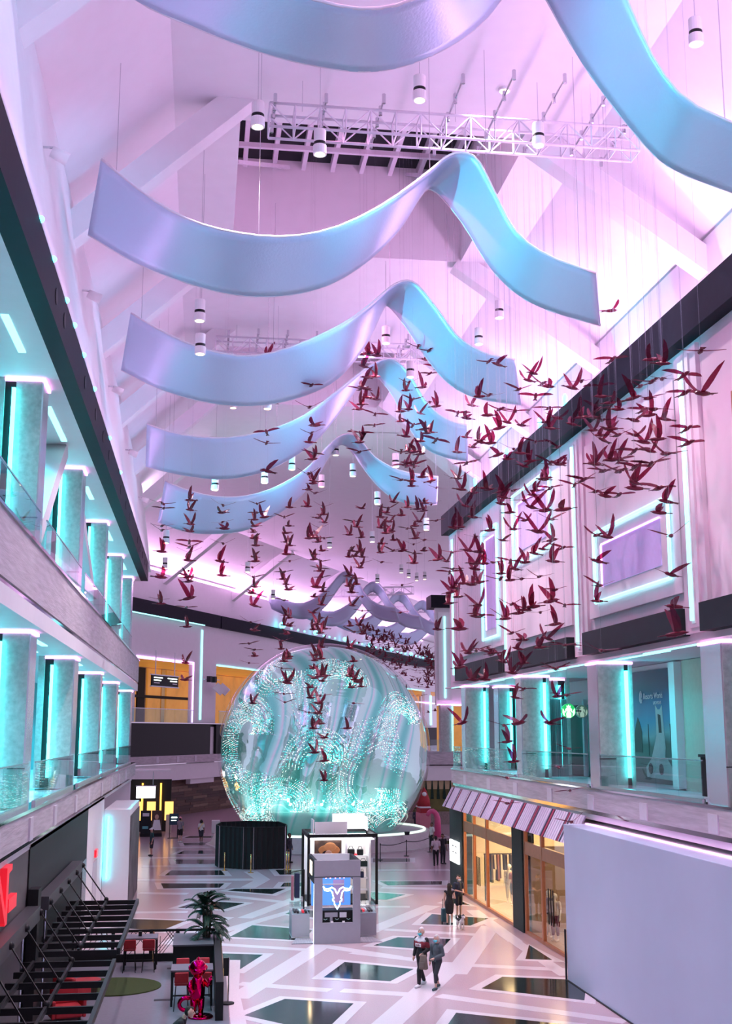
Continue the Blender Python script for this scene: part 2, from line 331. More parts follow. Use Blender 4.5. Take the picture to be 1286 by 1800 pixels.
# ================================================================== RIGHT BUILDING
rw = B(13.75, 14.3, 14, 66.5, 10.45, 19.4).build('wall_right', 'pinklit_wall'); struct(rw, 'white upper wall above the right gallery')
NEON_Y = (21.3, 31.9, 42.33, 52.9, 64.4)
for y in NEON_Y:
    B(13.62, 13.76, y - .8, y + .8 if y < 64 else 65.6, 10.75, 18.95).build('pilaster_panel', 'pinklit_wall', rw)
    B(13.56, 13.63, y - .38, y + .38, 10.9, 18.75).build('pilaster_face', 'pinklit_wall', rw)
for y0, y1 in ((32.75, 41.2), (43.3, 51.75), (53.9, 63.3)):
    B(13.60, 13.76, y0, y1, 11.97, 18.3).build('wall_panel', 'pinklit_wall', rw)
    B(13.35, 13.745, y0 - .05, y1 + .2, 10.72, 11.5).build('fascia_board', 'charcoal', rw)
B(13.35, 13.745, 22.3, 31.1, 10.72, 11.5).build('fascia_board', 'charcoal', rw)
B(13.7, 13.76, 20., 28.9, 12.9, 16.9).build('opening_panel', mat('green_lit_opening', (.62, .66, .55), .3), rw); B(13.66, 13.76, 28.9, 29.05, 12.9, 16.9).build('niche_jamb', 'copper', rw)  # flat panel for the gallery opening, its greenish light put into the colour
B(14.3, 24, 14, 66.5, 10.4, 10.9).build('soffit_slab', 'pinklit_wall', rw)
B(14.2, 22, 66.2, 66.5, 10.9, 19.4).build('end_wall', 'pinklit_wall', rw)
B(13.2, 14.3, 20, 65.5, 10.38, 10.44).build('soffit_edge', 'pinklit_wall', rw)
bh = B(13.3, 13.8, 8, 66.5, 19.1, 20.22).build('trim_1', 'navy'); struct(bh, 'dark bulkhead band along the top of the right wall')
B(13.8, 17, 8, 66.5, 19.4, 20.2).build('ledge', 'charcoal', bh)
pr = MB().hull([(16.2, 6, 20.2), (16.2, 72, 20.2), (16.6, 72, 20.2), (16.6, 6, 20.2)], [(16.2, 6, 24.2), (16.2, 72, 24.2), (16.5, 72, 24.2), (16.5, 6, 24.2)]).build('wall_right_parapet', 'white'); struct(pr, 'pale parapet hiding the cove lights above the right wall')
B(16.85, 17.05, 6, 70, 23.3, 23.4).build('cove_strip', 'covepink', pr)
# balcony slab of the right gallery
br = B(13.0, 24, 14, 63.0, 5.44, 6.12).build('balcony_right', 'bstone'); struct(br, 'banded stone edge of the right gallery floor')
B(12.97, 13.4, 14, 63.0, 6.12, 6.18).build('chrome_edging', 'steel', br)
B(13.08, 13.3, 14, 63.0, 5.30, 5.44).build('chrome_reveal', 'steel', br)
B(13.15, 24, 14, 62.9, 5.1, 5.3).build('soffit', 'white', br)
for y in (30.0, 34.95, 39.9, 44.75, 49.8, 54.6, 59.6, 25.): B(12.96, 13.01, y - .3, y + .3, 5.47, 5.95).build('fascia_tab', 'greywall', br)
# gallery back wall
gb = B(18.5, 18.8, 14, 66, 6.12, 10.4).build('wall_right_gallery', 'beige'); struct(gb, 'beige back wall of the right gallery')
B(15.9, 18.5, 36.2, 36.5, 6.12, 10.38).build('return_wall', 'beige', gb)
B(15.85, 16.2, 38.6, 44.1, 6.12, 10.38).build('poster_wall', 'white', gb); B(15.85, 16.2, 36.5, 38.6, 6.12, 10.38).build('beige_wall', 'beige', gb)
B(16., 18.5, 44.1, 44.4, 6.12, 10.38).build('side_wall', 'greywall', gb)
B(17.4, 18.4, 44.5, 66, 8.9, 10.38).build('bulkhead', 'greywall', gb)
B(14.4, 20, 65.7, 66., 6.12, 10.38).build('end_wall', 'greywall', gb)

# ================================================================== LEFT BUILDING
bl = B(-13, -4.2, 6, 80, 5.35, 6.05).build('balcony_left', 'bstone'); struct(bl, 'banded stone edge of the lower left gallery floor')
B(-4.62, -4.17, 6, 80, 6.05, 6.13).build('chrome_edging', 'steel', bl)
B(-4.6, -4.27, 6, 80, 5.22, 5.35).build('chrome_reveal', 'steel', bl)
B(-13, -4.4, 6, 79.8, 5.0, 5.22).build('soffit', 'white', bl)
for y in (26.5, 31.65, 36.7, 42.6, 47.3, 53.3, 58.9, 64, 70): B(-4.21, -4.15, y - .28, y + .28, 5.36, 5.92).build('fascia_tab', 'greywall', bl)
bu = B(-13, -4.2, 6, 80, 11.22, 12.6).build('balcony_upper_left', 'bstone'); struct(bu, 'broad stone edge of the upper left gallery floor')
B(-4.6, -4.15, 6, 80, 12.6, 12.68).build('chrome_edging', 'steel', bu)
B(-4.6, -4.24, 6, 80, 11.1, 11.22).build('chrome_reveal', 'steel', bu)
B(-13, -4.22, 6, 80, 10.66, 11.1).build('white_band', 'white', bu)
lc = B(-13, -4.1, 6, 77, 17.5, 17.9).build('ceiling_upper_gallery', 'white'); struct(lc, 'white soffit over the upper left gallery')
lb = B(-4.1, -3.65, 6, 77, 17.5, 18.66).build('trim_2', 'navy'); struct(lb, 'dark bulkhead band along the top of the left galleries')
for k, y in enumerate((27.5, 29.2, 34.6, 38.2, 41.2, 44., 50.5, 54, 57., 64., 67, 69.5, 72.5, 74.5)):
    MB().tube([(-3.70, y, 18.1), (-3.63, y, 18.1)], .2, 14).build('downlight_hole', 'black', lb)
pl = MB().hull([(-3.66, 4, 18.6), (-3.66, 81, 18.6), (-4.3, 81, 18.6), (-4.3, 4, 18.6)], [(-4.4, 4, 24.3), (-4.4, 81, 24.3), (-4.7, 81, 24.3), (-4.7, 4, 24.3)]).build('wall_left_parapet', 'white'); struct(pl, 'pale leaning parapet hiding the cove lights above the left galleries')
B(-5.2, -5.0, 4, 80, 23.25, 23.35).build('cove_strip', 'covepink', pl)
lw2 = B(-9.3, -9.0, 6, 79, 6.05, 10.66).build('wall_left_lower_gallery', 'tealwall'); struct(lw2, 'back wall of the lower left gallery')
lw3 = B(-9.3, -9.0, 6, 79, 12.6, 17.5).build('wall_left_upper_gallery', 'beige'); struct(lw3, 'back wall of the upper left gallery')
B(-13, -4.6, 79.4, 79.8, 6.05, 10.66).build('end_wall', 'white', lw2); B(-13, -4.6, 76.4, 76.8, 12.6, 17.5).build('end_wall', 'white', lw3)
B(-13, -4.45, 79.4, 79.8, 0, 5.2).build('end_wall_ground', 'white', lw2)
# ground floor wall on the left
lg = B(-4.9, -4.4, 33.4, 50, 0, 5.1).build('wall_left', 'charcoal'); struct(lg, 'dark grey shopfront wall under the lower left gallery')
B(-4.9, -4.42, 6, 33.4, 0, 5.1).build('sign_panel', mat('grey_brown_panel', (.12, .11, .11), .6), lg)
B(-4.9, -4.38, 33.3, 33.4, 2.6, 5.05).build('panel_joint', 'black', lg)
B(-4.45, -4.36, 35., 47.6, 0, 3.2).build('shop_opening', 'black', lg)
B(-4.42, -4.34, 47.8, 49.4, 0, 3.2).build('glass_side_panel', 'chrome', lg)
lg2 = B(-4.95, -4.4, 50, 58, 0, 5.1).build('wall_left_white', 'white'); struct(lg2, 'white wall with a grey service door under the lower left gallery')
dr = B(-4.42, -4.37, 53., 54.9, 0, 2.65).build('door_1', 'greywall'); struct(dr, 'grey service door beside the glowing red exit sign')
B(-4.37, -4.32, 53.2, 53.3, 1., 1.2).build('handle', 'steel', dr)
ex = thing('exit_sign', 'small glowing red exit sign above the grey service door', 'exit sign', (-4.3, 53.9, 2.9))
B(-4.4, -4.3, 53.5, 54.3, 2.8, 3.1).build('housing', 'redgloss', ex)
lx = thing('mural_column', 'white boxed column washed cyan with a dark mural on its side', 'column', (-3.6, 62, 0))
B(-4.38, -3.2, 58, 66, 0, 4.5).build('body', 'white', lx)
mural = mat('dark_face_mural', (.10, .08, .09), .6, var=.9, scale=.9, stretch=(1, .6, 1))
B(-3.2, -3.16, 58.15, 66, 0, 4.2).build('mural_sheet', mural, lx)
B(-4.22, -4.14, 57.86, 58.0, 1.4, 4.2).build('led_strip', 'cyan', lx)

# ================================================================== CEILING
ce = MB()
def slab(x0, z0, x1, z1, y0, y1, t=.25):
    ce.hull([(x0, y0, z0), (x1, y0, z1), (x1, y0, z1 + t), (x0, y0, z0 + t)], [(x0, y1, z0), (x1, y1, z1), (x1, y1, z1 + t), (x0, y1, z0 + t)])
slab(-6.6, 22.6, -1.35, 27.5, 2, 90); slab(12.4, 27.5, 18.4, 22.6, 2, 76)
cb = [2, 13, 23.7, 36, 46.7, 59.2, 69.9, 82]
slab(-1.35, 27.5, .75, 27.5, 2, 82); slab(10.3, 27.5, 12.4, 27.5, 2, 76)
for a, b in ((2, 13), (23.7, 36), (46.7, 59.2), (69.9, 82)): slab(.75, 27.5, 10.3, 27.5, a, b)
cl = ce.build('ceiling', 'ceil'); struct(cl, 'white vaulted ceiling washed pink by cove lights')
MB().prism([(-1.35, 82), (10, 82), (10, 75.9), (20, 75.9), (60, 120), (70, 235), (48, 235)] + [tuple(far(t, 6, 0).xy) for t in (120, 60, 20, -10)] + [(-1.35, 90)], 27.5, 27.7).build('far_ceiling', 'ceil', cl)
fs = MB(); a = [far(-25, -1.6, 23.2), far(-25, 6, 27.5), far(-25, 6, 27.8), far(-25, -1.6, 23.5)]; b = [far(135, -1.6, 23.2), far(135, 6, 27.5), far(135, 6, 27.8), far(135, -1.6, 23.5)]
fs.hull(a, b).build('far_slope', 'ceil', cl)
for y0, y1 in ((13, 23.7), (36, 46.7), (59.2, 69.9)):
    B(.5, .75, y0, y1, 27.75, 31.6).build('coffer_side', 'ceil', cl); B(10.3, 10.55, y0, y1, 27.75, 31.6).build('coffer_side', 'ceil', cl)
    B(.5, 10.55, y1, y1 + .25, 27.75, 31.6).build('coffer_end', 'ceil', cl); B(.5, 10.55, y0 - .25, y0, 27.75, 31.6).build('coffer_end', 'ceil', cl)
    B(.5, 10.55, y0, y1, 31.6, 31.8).build('coffer_roof', 'charcoal', cl)
    for k in range(8): x = 1.2 + k * 1.22; B(x - .09, x + .09, y0, y1, 31.2, 31.6).build('roof_beam', 'truss', cl)
    for k in range(3): y = y0 + 3.4 + k * 2.6; B(.75, 10.3, y - .08, y + .08, 31.0, 31.2).build('roof_purlin', 'truss', cl)
    MB().bar((.8, y1 - 4, 29.4), (3., y1 - .2, 31.2), .14, .14).build('roof_brace', 'truss', cl); MB().bar((10.2, y1 - 4, 29.4), (8., y1 - .2, 31.2), .14, .14).build('roof_brace', 'truss', cl)
# rafters springing from the parapets
for k, y in enumerate((24, 35, 46, 57, 68, 79)):
    tag(MB().bar((-5.2, y, 22.1), (1.0, y, 27.9), .75, .8).build('roof_rafter', 'white'), 'white box rafter on the left, ' + ['cut by the top corner of the picture', 'rising to the skylight corner', 'behind the skylight ribbon', 'behind the third ribbon', 'behind the fourth ribbon', 'last, behind the fifth ribbon'][k], 'rafter', 'rafters on the left')
    if 30 < y < 72: tag(MB().bar((17.6, y + 1, 22.5), (10.2, y + 1, 27.6), .75, .8).build('roof_rafter', 'white'), 'white box rafter on the right, ' + ['', 'nearest, beside the truss end', 'second, below the skylight corner', 'third, partly behind birds', 'fourth, last before the bulkhead end', ''][k], 'rafter', 'rafters on the right')
    if 20 < y < 75:
        B(-6.2, -5.15, y + 5.5, y + 7.6, 23.2, 25.6).build('ceiling_pier', 'ceil', cl); B(17., 18., y + 4.5, y + 6.8, 23.2, 25.8).build('ceiling_pier', 'ceil', cl)
for t in (6, 22, 40, 60):
    tag(MB().bar(far(t, -1., 22.2), far(t, 6.5, 27.6), .8, .8).build('roof_rafter', 'white'), 'white box rafter above the far diagonal wall, %s along it' % {6: 'first', 22: 'second', 40: 'third', 60: 'last'}[t], 'rafter', 'rafters over the far wall')

# ================================================================== FAR WALL (diagonal, behind the sphere)
fw = fbox(-25, 130, -.5, 0, 15., 19.).build('wall_far', 'white'); struct(fw, 'white diagonal wall of the far hall behind the sphere')
fbox(-25, 130, -.8, -.3, 20.1, 23.6).build('parapet', 'white', fw)
fbox(-25, 130, -1.2, -1.1, 22.9, 23.0).build('cove_strip', 'covepink', fw)
for a, b in ((-25, 17.6), (17.9, 60), (60.3, 130)): fbox(a, b, -.6, .35, 18.88, 20.2).build('bulkhead_band', 'navy', fw)
for t0, t1, z0, z1 in ((-25, 0.3, 9, 15), (12.1, 17.5, 3, 15), (40, 46, 9, 15), (66, 74, 9, 15), (100, 104, 3, 15)): fbox(t0, t1, -.5, 0, z0, z1).build('wall_pier', 'white', fw)
fbox(-25, 130, -14, 0.05, 8.6, 8.95).build('gallery_floor', 'charcoal', fw)
fbox(-25, 130, -13, -.3, 15.0, 15.2).build('gallery_ceiling', 'amberpanel', fw)
fbox(-25, 15.8, 0.05, .3, 5.85, 8.86).build('black_parapet', 'black', fw); fbox(17.2, 130, 0.05, .3, 5.85, 8.86).build('black_parapet', 'black', fw)
fbox(-25, 130, 0.0, .4, 5.1, 5.85).build('stone_fascia', 'bstone', fw); fbox(-25, 130, -.1, .2, 3.5, 5.0).build('white_fascia', 'white', fw)
for t in (4, 8.2, 12): fbox(t, t + .5, .4, .45, 5.2, 5.75).build('fascia_tab', 'greywall', fw)
fbox(-25, 130, .0, .42, 8.86, 8.96).build('chrome_edging', 'steel', fw)
fbox(-25, 13.7, .35, .42, 18.8, 18.9).build('cyan_edge_strip', 'cyanw', fw)
fbox(13.7, 13.95, .02, .12, 9.3, 18.4).build('cyan_upright_strip', 'cyanw', fw)
fbox(.3, 12.1, .02, .1, 14.75, 15.).build('violet_strip', 'lavled', fw); fbox(11.9, 12.1, .02, .1, 9, 14.75).build('violet_strip', 'lavled', fw)
fbox(17.5, 100, .02, .1, 14.9, 15.05).build('cyan_edge_strip', 'cyanw', fw); fbox(66, 130, .02, .14, 12.9, 13.1).build('violet_strip', 'lavled', fw)
fbox(103.3, 104, .02, .2, 9.3, 14.3).build('cyan_upright_strip', 'cyanw', fw)
gbk = fbox(-25, 130, -9.4, -9., 8.9, 15).build('wall_far_gallery', 'beige'); struct(gbk, 'amber lit rooms behind the far gallery')
for t0, t1, mt in ((-6, 1, 'charcoal'), (1.2, 4.5, 'black'), (4.6, 6.2, 'chrome'), (6.4, 16.5, 'amberpanel'), (16.8, 18.4, 'black'), (19, 22, 'amberpanel'), (22.2, 23, 'brass'), (23.4, 30, 'amberpanel'), (30.4, 31.2, 'black'), (31.6, 60, 'amberpanel'), (61, 64, 'black'), (65, 128, 'amberpanel')):
    fbox(t0, t1, -9., -8.8, 9., 14.9).build('lobby_panel', mt, gbk)
fbox(6.4, 30, -8.8, -8.7, 11.7, 12.).build('panel_rail', 'black', gbk)
# ground floor under the far gallery: plank wall and a small shop
pw = thing('plank_wall', 'reclaimed dark wood plank wall on the ground floor beyond the sphere', 'plank wall', tuple(far(8, 0, 0)))
fb = fbox(7.5, 31, -1.4, -1.1, 0, 4).build('backing', 'wood3', pw)
rnd = random.Random(3)
for i in range(13):
    t = 7.5
    while t < 30.5:
        L = rnd.uniform(2.2, 4.6); t1 = min(30.8, t + L)
        fbox(t + .02, t1 - .02, -1.1, -1.04 + rnd.uniform(0, .03), i * .28 + .01, i * .28 + .27).build('plank', rnd.choice(['wood', 'wood2', 'wood3', 'wood']), pw); t = t1
# block closing the right side of the far hall
rb2 = B(20.95, 34, 108, 108.5, 10.5, 20).build('wall_right_far', 'white'); struct(rb2, 'white wall of the next block, glimpsed past the end of the right wall')
B(20.5, 34, 107.6, 110, 19.3, 20.45).build('bulkhead_band', 'navy', rb2)
B(21.2, 22.4, 107.8, 108, 10.9, 18.9).build('pilaster_panel', 'white', rb2); B(21.7, 21.84, 107.68, 107.8, 11.1, 18.5).build('cyan_upright_strip', 'cyanw', rb2)
B(19.8, 34, 107.2, 115, 5.2, 6.3).build('balcony', 'bstone', rb2); B(19.8, 34, 107.5, 115, 3.8, 5.1).build('white_fascia', 'white', rb2)
B(21.3, 22.3, 107.8, 108.6, 6.3, 10.5).build('pillar', 'stone', rb2); B(22.35, 22.45, 107.7, 107.8, 6.4, 10.4).build('cyan_upright_strip', 'cyan', rb2)
B(21., 24, 107.6, 107.8, 10.45, 10.55).build('pink_strip', 'pinkled', rb2)
B(22, 34, 113, 113.2, 6.3, 10.5).build('amber_wall', 'amberpanel', rb2)
B(20.2, 21.2, 106.9, 107.1, 6.3, 7.4).build('glass_panel', 'glass', rb2)
# painted garden mural on the ground floor under that block
gm = thing('garden_mural', 'printed garden mural with dark cypresses and a white statue', 'mural', (24, 110, 0))
gsky = mat('mural_garden_print', (.10, .10, .025), .7, var=.8, scale=.5)
B(17.5, 30, 107.7, 107.9, 0, 3.78).build('print_sheet', gsky, gm)
B(17.5, 30, 107.67, 107.7, 3.05, 3.8).build('printed_sky', mat('mural_sky_print', (.45, .36, .20), .7), gm)
B(17.5, 30, 107.67, 107.7, 0, 1.1).build('printed_path', mat('mural_path_print', (.26, .21, .19), .8, var=.3), gm)
for k in range(7):
    x = 19.9 + k * .55; MB().hull([(x - .15, 107.65, 2.2), (x + .15, 107.65, 2.2), (x + .15, 107.67, 2.2), (x - .15, 107.67, 2.2)], [(x - .04, 107.65, 3.8), (x + .04, 107.65, 3.8), (x + .04, 107.67, 3.8), (x - .04, 107.67, 3.8)]).build('printed_cypress', 'palm', gm)
# ================================================================== PILLARS, RAILINGS, STRIPS
def pillar(name, label, side, xf, y0, y1, z0, z1, group, dep=.72, slot=.3, fin=.22):
    """side +1: right gallery (inner is +x), -1: left gallery. xf = corridor face."""
    sx = side; t = thing(name, label, 'pillar', (xf, (y0 + y1) / 2, z0), 0, group)
    X = lambda a: xf + sx * a
    B(X(.04), X(dep), y0, y1, z0, z1 - .1).build('shaft', 'stone', t)
    B(X(0), X(.04), y0 + .02, y1 - .02, z0, z1 - .1).build('mirror_panel', 'satin', t)
    st = B(X(dep + .0), X(dep + .09), y0 - .14, y0 + .03, z0 + .35, z1 - .32).build('led_strip', 'cyanled', t)
    B(X(dep), X(dep + slot), y0 + .06, y1, z0, z1 - .05).build('dark_slot', 'black', t)
    B(X(dep + slot), X(dep + slot + fin), y0 - .02, y1, z0, z1).build('rear_fin', 'stone', t)
    B(X(-.05), X(dep + .3), y0 - .05, y1 + .05, z1 - .1, z1 - .02).build('cap_light', 'pinkled', t)
    B(X(-.01), X(dep * .6), y0 - .012, y0 + .01, z0 + .95, z0 + .98).build('shadow_line', 'black', t)
    return t
near = ['nearest in view', 'second in view', 'third in view', 'fourth in view', 'farthest, at the gallery end']
for k, (a, b) in enumerate(((32.3, 33.5), (43.4, 44.8), (54.6, 55.5), (64.9, 66.2), (77.6, 79.3))):
    pillar('stone_pillar', 'grey stone pillar with cyan strip on the lower left gallery, ' + near[k], -1, -4.5, a, b, 6.13, 10.66, 'lower left gallery pillars')
for k, (a, b) in enumerate(((32.3, 33.4), (43.4, 44.5), (54.7, 55.5), (65.2, 66.2), (74.6, 76.0))):
    pillar('stone_pillar', 'tall stone pillar with cyan strip on the upper left gallery, ' + near[k], -1, -4.5, a, b, 12.68, 17.5, 'upper left gallery pillars')
for k, (a, b) in enumerate(((29.4, 30.7), (39.3, 40.35), (49.2, 50.1), (60.1, 61.))):
    pillar('stone_pillar', 'stone pillar on the right gallery, ' + ['at the right frame edge', 'between the coffee shop and the poster', 'beyond the coffee shop sign', 'last before the gallery corner'][k], 1, 13.15, a, b, 6.18, 10.38, 'right gallery pillars', .95, .16, .12)
for k, (a, b) in enumerate(((60.6, 61.6), (52.0, 52.9))):
    pillar('stone_pillar', 'stone pillar set back inside the right gallery, ' + ['behind the corner pillar', 'behind the middle pillars'][k], 1, 15.0, a, b, 6.18, 10.38, 'inner pillars of the right gallery', .6)
# slanted structural braces on the upper left gallery
tag(MB().bar((-5.1, 40.6, 17.5), (-5.1, 33.6, 12.6), .6, .7, (1, 0, 0)).build('slanted_brace', 'white'), 'white slanted brace between the two nearest upper gallery pillars', 'brace')
tag(MB().bar((-5.3, 46.5, 17.5), (-5.3, 58.5, 12.6), .6, .7, (1, 0, 0)).build('slanted_brace', 'white'), 'white slanted brace leaning away behind the second upper gallery pillar', 'brace')
# glass balustrades
def rail(label, x, y0, y1, z0, group, n, xe=None, h=1.08):
    t = thing('glass_railing', label, 'railing', (x, (y0 + y1) / 2, z0), 0, group)
    B(x - .05, x + .05, y0, y1, z0, z0 + .10).build('base_shoe', 'chrome', t)
    w_ = (y1 - y0) / n
    for i in range(n): B(x - .012, x + .012, y0 + i * w_ + .015, y0 + (i + 1) * w_ - .015, z0 + .08, z0 + h).build('glass_panel', 'glass', t)
    B(x - .02, x + .02, y0, y1, z0 + h, z0 + h + .035).build('handrail', 'chrome', t)
for k, (a, b) in enumerate(((22.7, 32.2), (33.6, 43.3), (44.9, 54.5), (55.6, 64.8), (66.3, 77.5))):
    rail('glass railing on the lower left gallery, ' + ['bay before the nearest pillar', 'bay after the nearest pillar', 'bay after the second pillar', 'bay after the third pillar', 'last bay'][k], -4.4, a, b, 6.13, 'lower left glass railings', 5)
for k, (a, b) in enumerate(((22.7, 32.2), (33.5, 43.3), (44.6, 54.6), (55.6, 65.1), (66.3, 74.5))):
    rail('glass railing on the upper left gallery, ' + ['bay before the nearest pillar', 'bay after the nearest pillar', 'bay after the second pillar', 'bay after the third pillar', 'last bay'][k], -4.4, a, b, 12.68, 'upper left glass railings', 5)
for k, (a, b) in enumerate(((30.8, 39.2), (40.45, 49.1), (50.2, 60.), (61.1, 62.9))):
    rail('glass railing on the right gallery, ' + ['bay in front of the blue poster', 'bay in front of the coffee shop', 'bay beyond the coffee shop', 'short corner bay'][k], 13.1, a, b, 6.18, 'right gallery glass railings', 5 if b - a > 3 else 1)
# linear cyan lights in the soffits
def soffit_light(label, x, y0, y1, z, group, wd=.09, mt='cyanw'):
    tag(B(x - wd, x + wd, y0, y1, z - .03, z).build('soffit_light', mt), label, 'light strip', group)
for k, (a, b, x) in enumerate(((27.2, 30., -4.75), (35.2, 39.5, -4.75), (47., 49.6, -4.75), (57.5, 60.5, -4.75), (68.5, 71.5, -4.75))):
    soffit_light('cyan linear light in the upper gallery ceiling, ' + ORD[k] + ' from the near end', x, a, b, 17.5, 'upper left soffit lights')
for k, (a, b, x) in enumerate(((34.4, 38.2, -4.9), (35.6, 41.4, -5.6), (46., 49.4, -4.9), (47, 51, -5.6), (57.2, 60.2, -4.9), (68.5, 71.8, -4.9))):
    soffit_light('cyan linear light in the lower gallery ceiling, ' + ORD[k] + ' from the near end', x, a, b, 10.66, 'lower left soffit lights')
for k, (a, b, x) in enumerate(((31., 35.2, 13.3), (33.7, 39.4, 13.5), (40.9, 45.5, 13.3), (44., 49.4, 13.5), (50.6, 55., 13.3), (53.5, 59.8, 13.5), (61.6, 64, 13.3))):
    soffit_light('cyan light line under the right wall edge, ' + ORD[k] + ' of the row', x, a, b, 10.375, 'right soffit light lines', .05, 'cyanw')
# upright neon tubes on the right wall
for k, y in enumerate(NEON_Y[1:]):
    t = thing('neon_strip', 'tall upright cyan neon tube on the right wall, ' + ['nearest, beside the wide rectangle', 'between the wide and square frames', 'between the square and narrow frames', 'last at the wall end'][k], 'neon strip', (13.5, y, 11.1), 0, 'upright neon tubes')
    MB().tube([(13.48, y, 11.08), (13.48, y, 18.54)], .062, 8).build('neon_tube', 'cyanw', t, True); B(13.52, 13.56, y - .12, y + .12, 11., 18.62).build('back_channel', 'white', t)
# neon rectangles with lavender niches
for nm, y0, y1, z0, z1, lab in (('A', 33.33, 40.2, 12.46, 14.89, 'wide cyan neon rectangle around a lavender niche'), ('B', 45.47, 51.25, 15.3, 18.38, 'square cyan neon frame high on the middle wall panel'), ('C', 54.3, 57.4, 12.45, 17.7, 'narrow upright cyan neon frame on the far wall panel')):
    t = thing('neon_rectangle', lab, 'neon frame', (13.55, (y0 + y1) / 2, z0), 0, 'neon frames on the right wall'); x = 13.5
    for p, q in (((x, y0, z0), (x, y1, z0)), ((x, y0, z1), (x, y1, z1)), ((x, y0, z0), (x, y0, z1)), ((x, y1, z0), (x, y1, z1))): MB().tube([p, q], .062, 8).build('neon_tube', 'cyanw', t, True)
    mg = .62 if nm != 'C' else .55
    B(13.57, 13.6, y0 + mg + .25, y1 - mg, z0 + mg * .8, z1 - mg * .8).build('niche_panel', 'lavpanel', t)
    B(13.53, 13.58, y1 - mg - .02, y1 - mg + .07, z0 + mg * .8, z1 - mg * .8).build('niche_light', 'lavled', t); B(13.53, 13.58, y0 + mg + .25, y1 - mg, z1 - mg * .8, z1 - mg * .8 + .05).build('niche_light', 'lavled', t)
# ================================================================== RIGHT GALLERY CONTENTS
ps = thing('wall_poster', 'tall blue poster with a white cat-eared car scene behind the right railing', 'poster', (15.83, 41.4, 6.2))
m, nt, b = nodes_of('poster_print'); N = nt.nodes; L = nt.links
tc = N.new('ShaderNodeTexCoord'); sp = N.new('ShaderNodeSeparateXYZ'); L.new(tc.outputs['Generated'], sp.inputs[0])
nz = N.new('ShaderNodeTexNoise'); nz.inputs['Scale'].default_value = 3.2; L.new(tc.outputs['Generated'], nz.inputs[0])
ad = N.new('ShaderNodeMath'); ad.operation = 'MULTIPLY_ADD'; L.new(nz.outputs[0], ad.inputs[0]); ad.inputs[1].default_value = .16; L.new(sp.outputs['Z'], ad.inputs[2])
cr = N.new('ShaderNodeValToRGB'); L.new(ad.outputs[0], cr.inputs[0]); cr.color_ramp.elements[0].color = (.03, .05, .05, 1); cr.color_ramp.elements[1].color = (.004, .03, .09, 1)
for pos, c_ in ((.28, (.05, .09, .09, 1)), (.42, (.03, .07, .06, 1)), (.5, (.16, .36, .40, 1)), (.62, (.03, .26, .45, 1)), (.8, (.01, .12, .28, 1)), (.9, (.004, .04, .12, 1))): e = cr.color_ramp.elements.new(pos); e.color = c_
L.new(cr.outputs[0], b.inputs['Base Color']); b.inputs['Roughness'].default_value = .35
B(15.80, 15.85, 39.25, 43.6, 6.25, 10.2).build('printed_sheet', m, ps)
rz = (R(90), 0, R(-90))
LP = Vector(ps.location)
def onposter(y, z): return Vector((15.785, y, z)) - LP
textmesh('lettering', 'Resorts World', .30, 'white', ps, onposter(41.15, 9.28), rz, .004)
textmesh('lettering', 'LAS VEGAS', .16, 'white', ps, onposter(40.75, 9.03), rz, .004)
em = MB().tube([(15.785, 42.32 + .13 * math.cos(a) * (1 - .2 * math.sin(a)), 9.27 + .21 * math.sin(a)) for a in [i * 2 * math.pi / 16 for i in range(16)]], .016, 5, True).build('emblem_loop', 'white', ps)
MB().tube([(15.785, 42.36, 9.05), (15.785, 42.36, 9.38), (15.785, 42.25, 9.42), (15.785, 42.24, 9.27), (15.785, 42.34, 9.24), (15.785, 42.22, 9.06)], .018, 5).build('emblem_letter', 'white', ps)
# printed figures on the poster (thin appliques): cypress, lamp post, eared white car
pw_ = mat('poster_white_print', (.42, .52, .52), .5); pd = mat('poster_green_print', (.02, .05, .045), .5); pk = mat('poster_dark_print', (.02, .03, .035), .5)
def flat(pts, name, mt, x=15.79): MB().hull([(x, y, z) for y, z in pts], [(x + .008, y, z) for y, z in pts]).build(name, mt, ps)
flat([(43.1, 7.3), (42.4, 7.3), (42.35, 8.0), (42.55, 8.35), (42.75, 8.55), (42.95, 8.3), (43.15, 7.9)], 'printed_cypress', pd)
flat([(41.55, 7.05), (40.25, 7.0), (40.15, 7.5), (40.3, 8.5), (40.35, 8.95), (40.55, 8.8), (40.75, 8.8), (40.98, 8.98), (40.95, 8.5), (40.95, 7.9), (41.3, 7.4)], 'printed_cat_shape', pw_)
flat([(42., 6.45), (39.6, 6.4), (39.55, 6.8), (40., 7.1), (41.5, 7.1), (42.05, 6.8)], 'printed_car', pw_, 15.783)
flat([(40.75, 8.65), (40.5, 8.6), (40.45, 8.), (40.7, 8.)], 'printed_face', pk, 15.782)
for yy in (41.6, 40.6): flat([(yy + .22 * math.cos(a * .785), 6.75 + .2 * math.sin(a * .785)) for a in range(8)], 'printed_headlamp', pk, 15.778)
flat([(41.75, 7.2), (41.7, 7.2), (41.7, 8.3), (41.75, 8.3)], 'printed_lamp_post', pk); flat([(39.7, 7.2), (39.65, 7.2), (39.65, 8.3), (39.7, 8.3)], 'printed_lamp_post', pk)
tag(B(15.6, 15.85, 38.65, 39.15, 6.18, 10.35).build('reveal_post', 'white'), 'white lit post to the right of the blue poster', 'post')
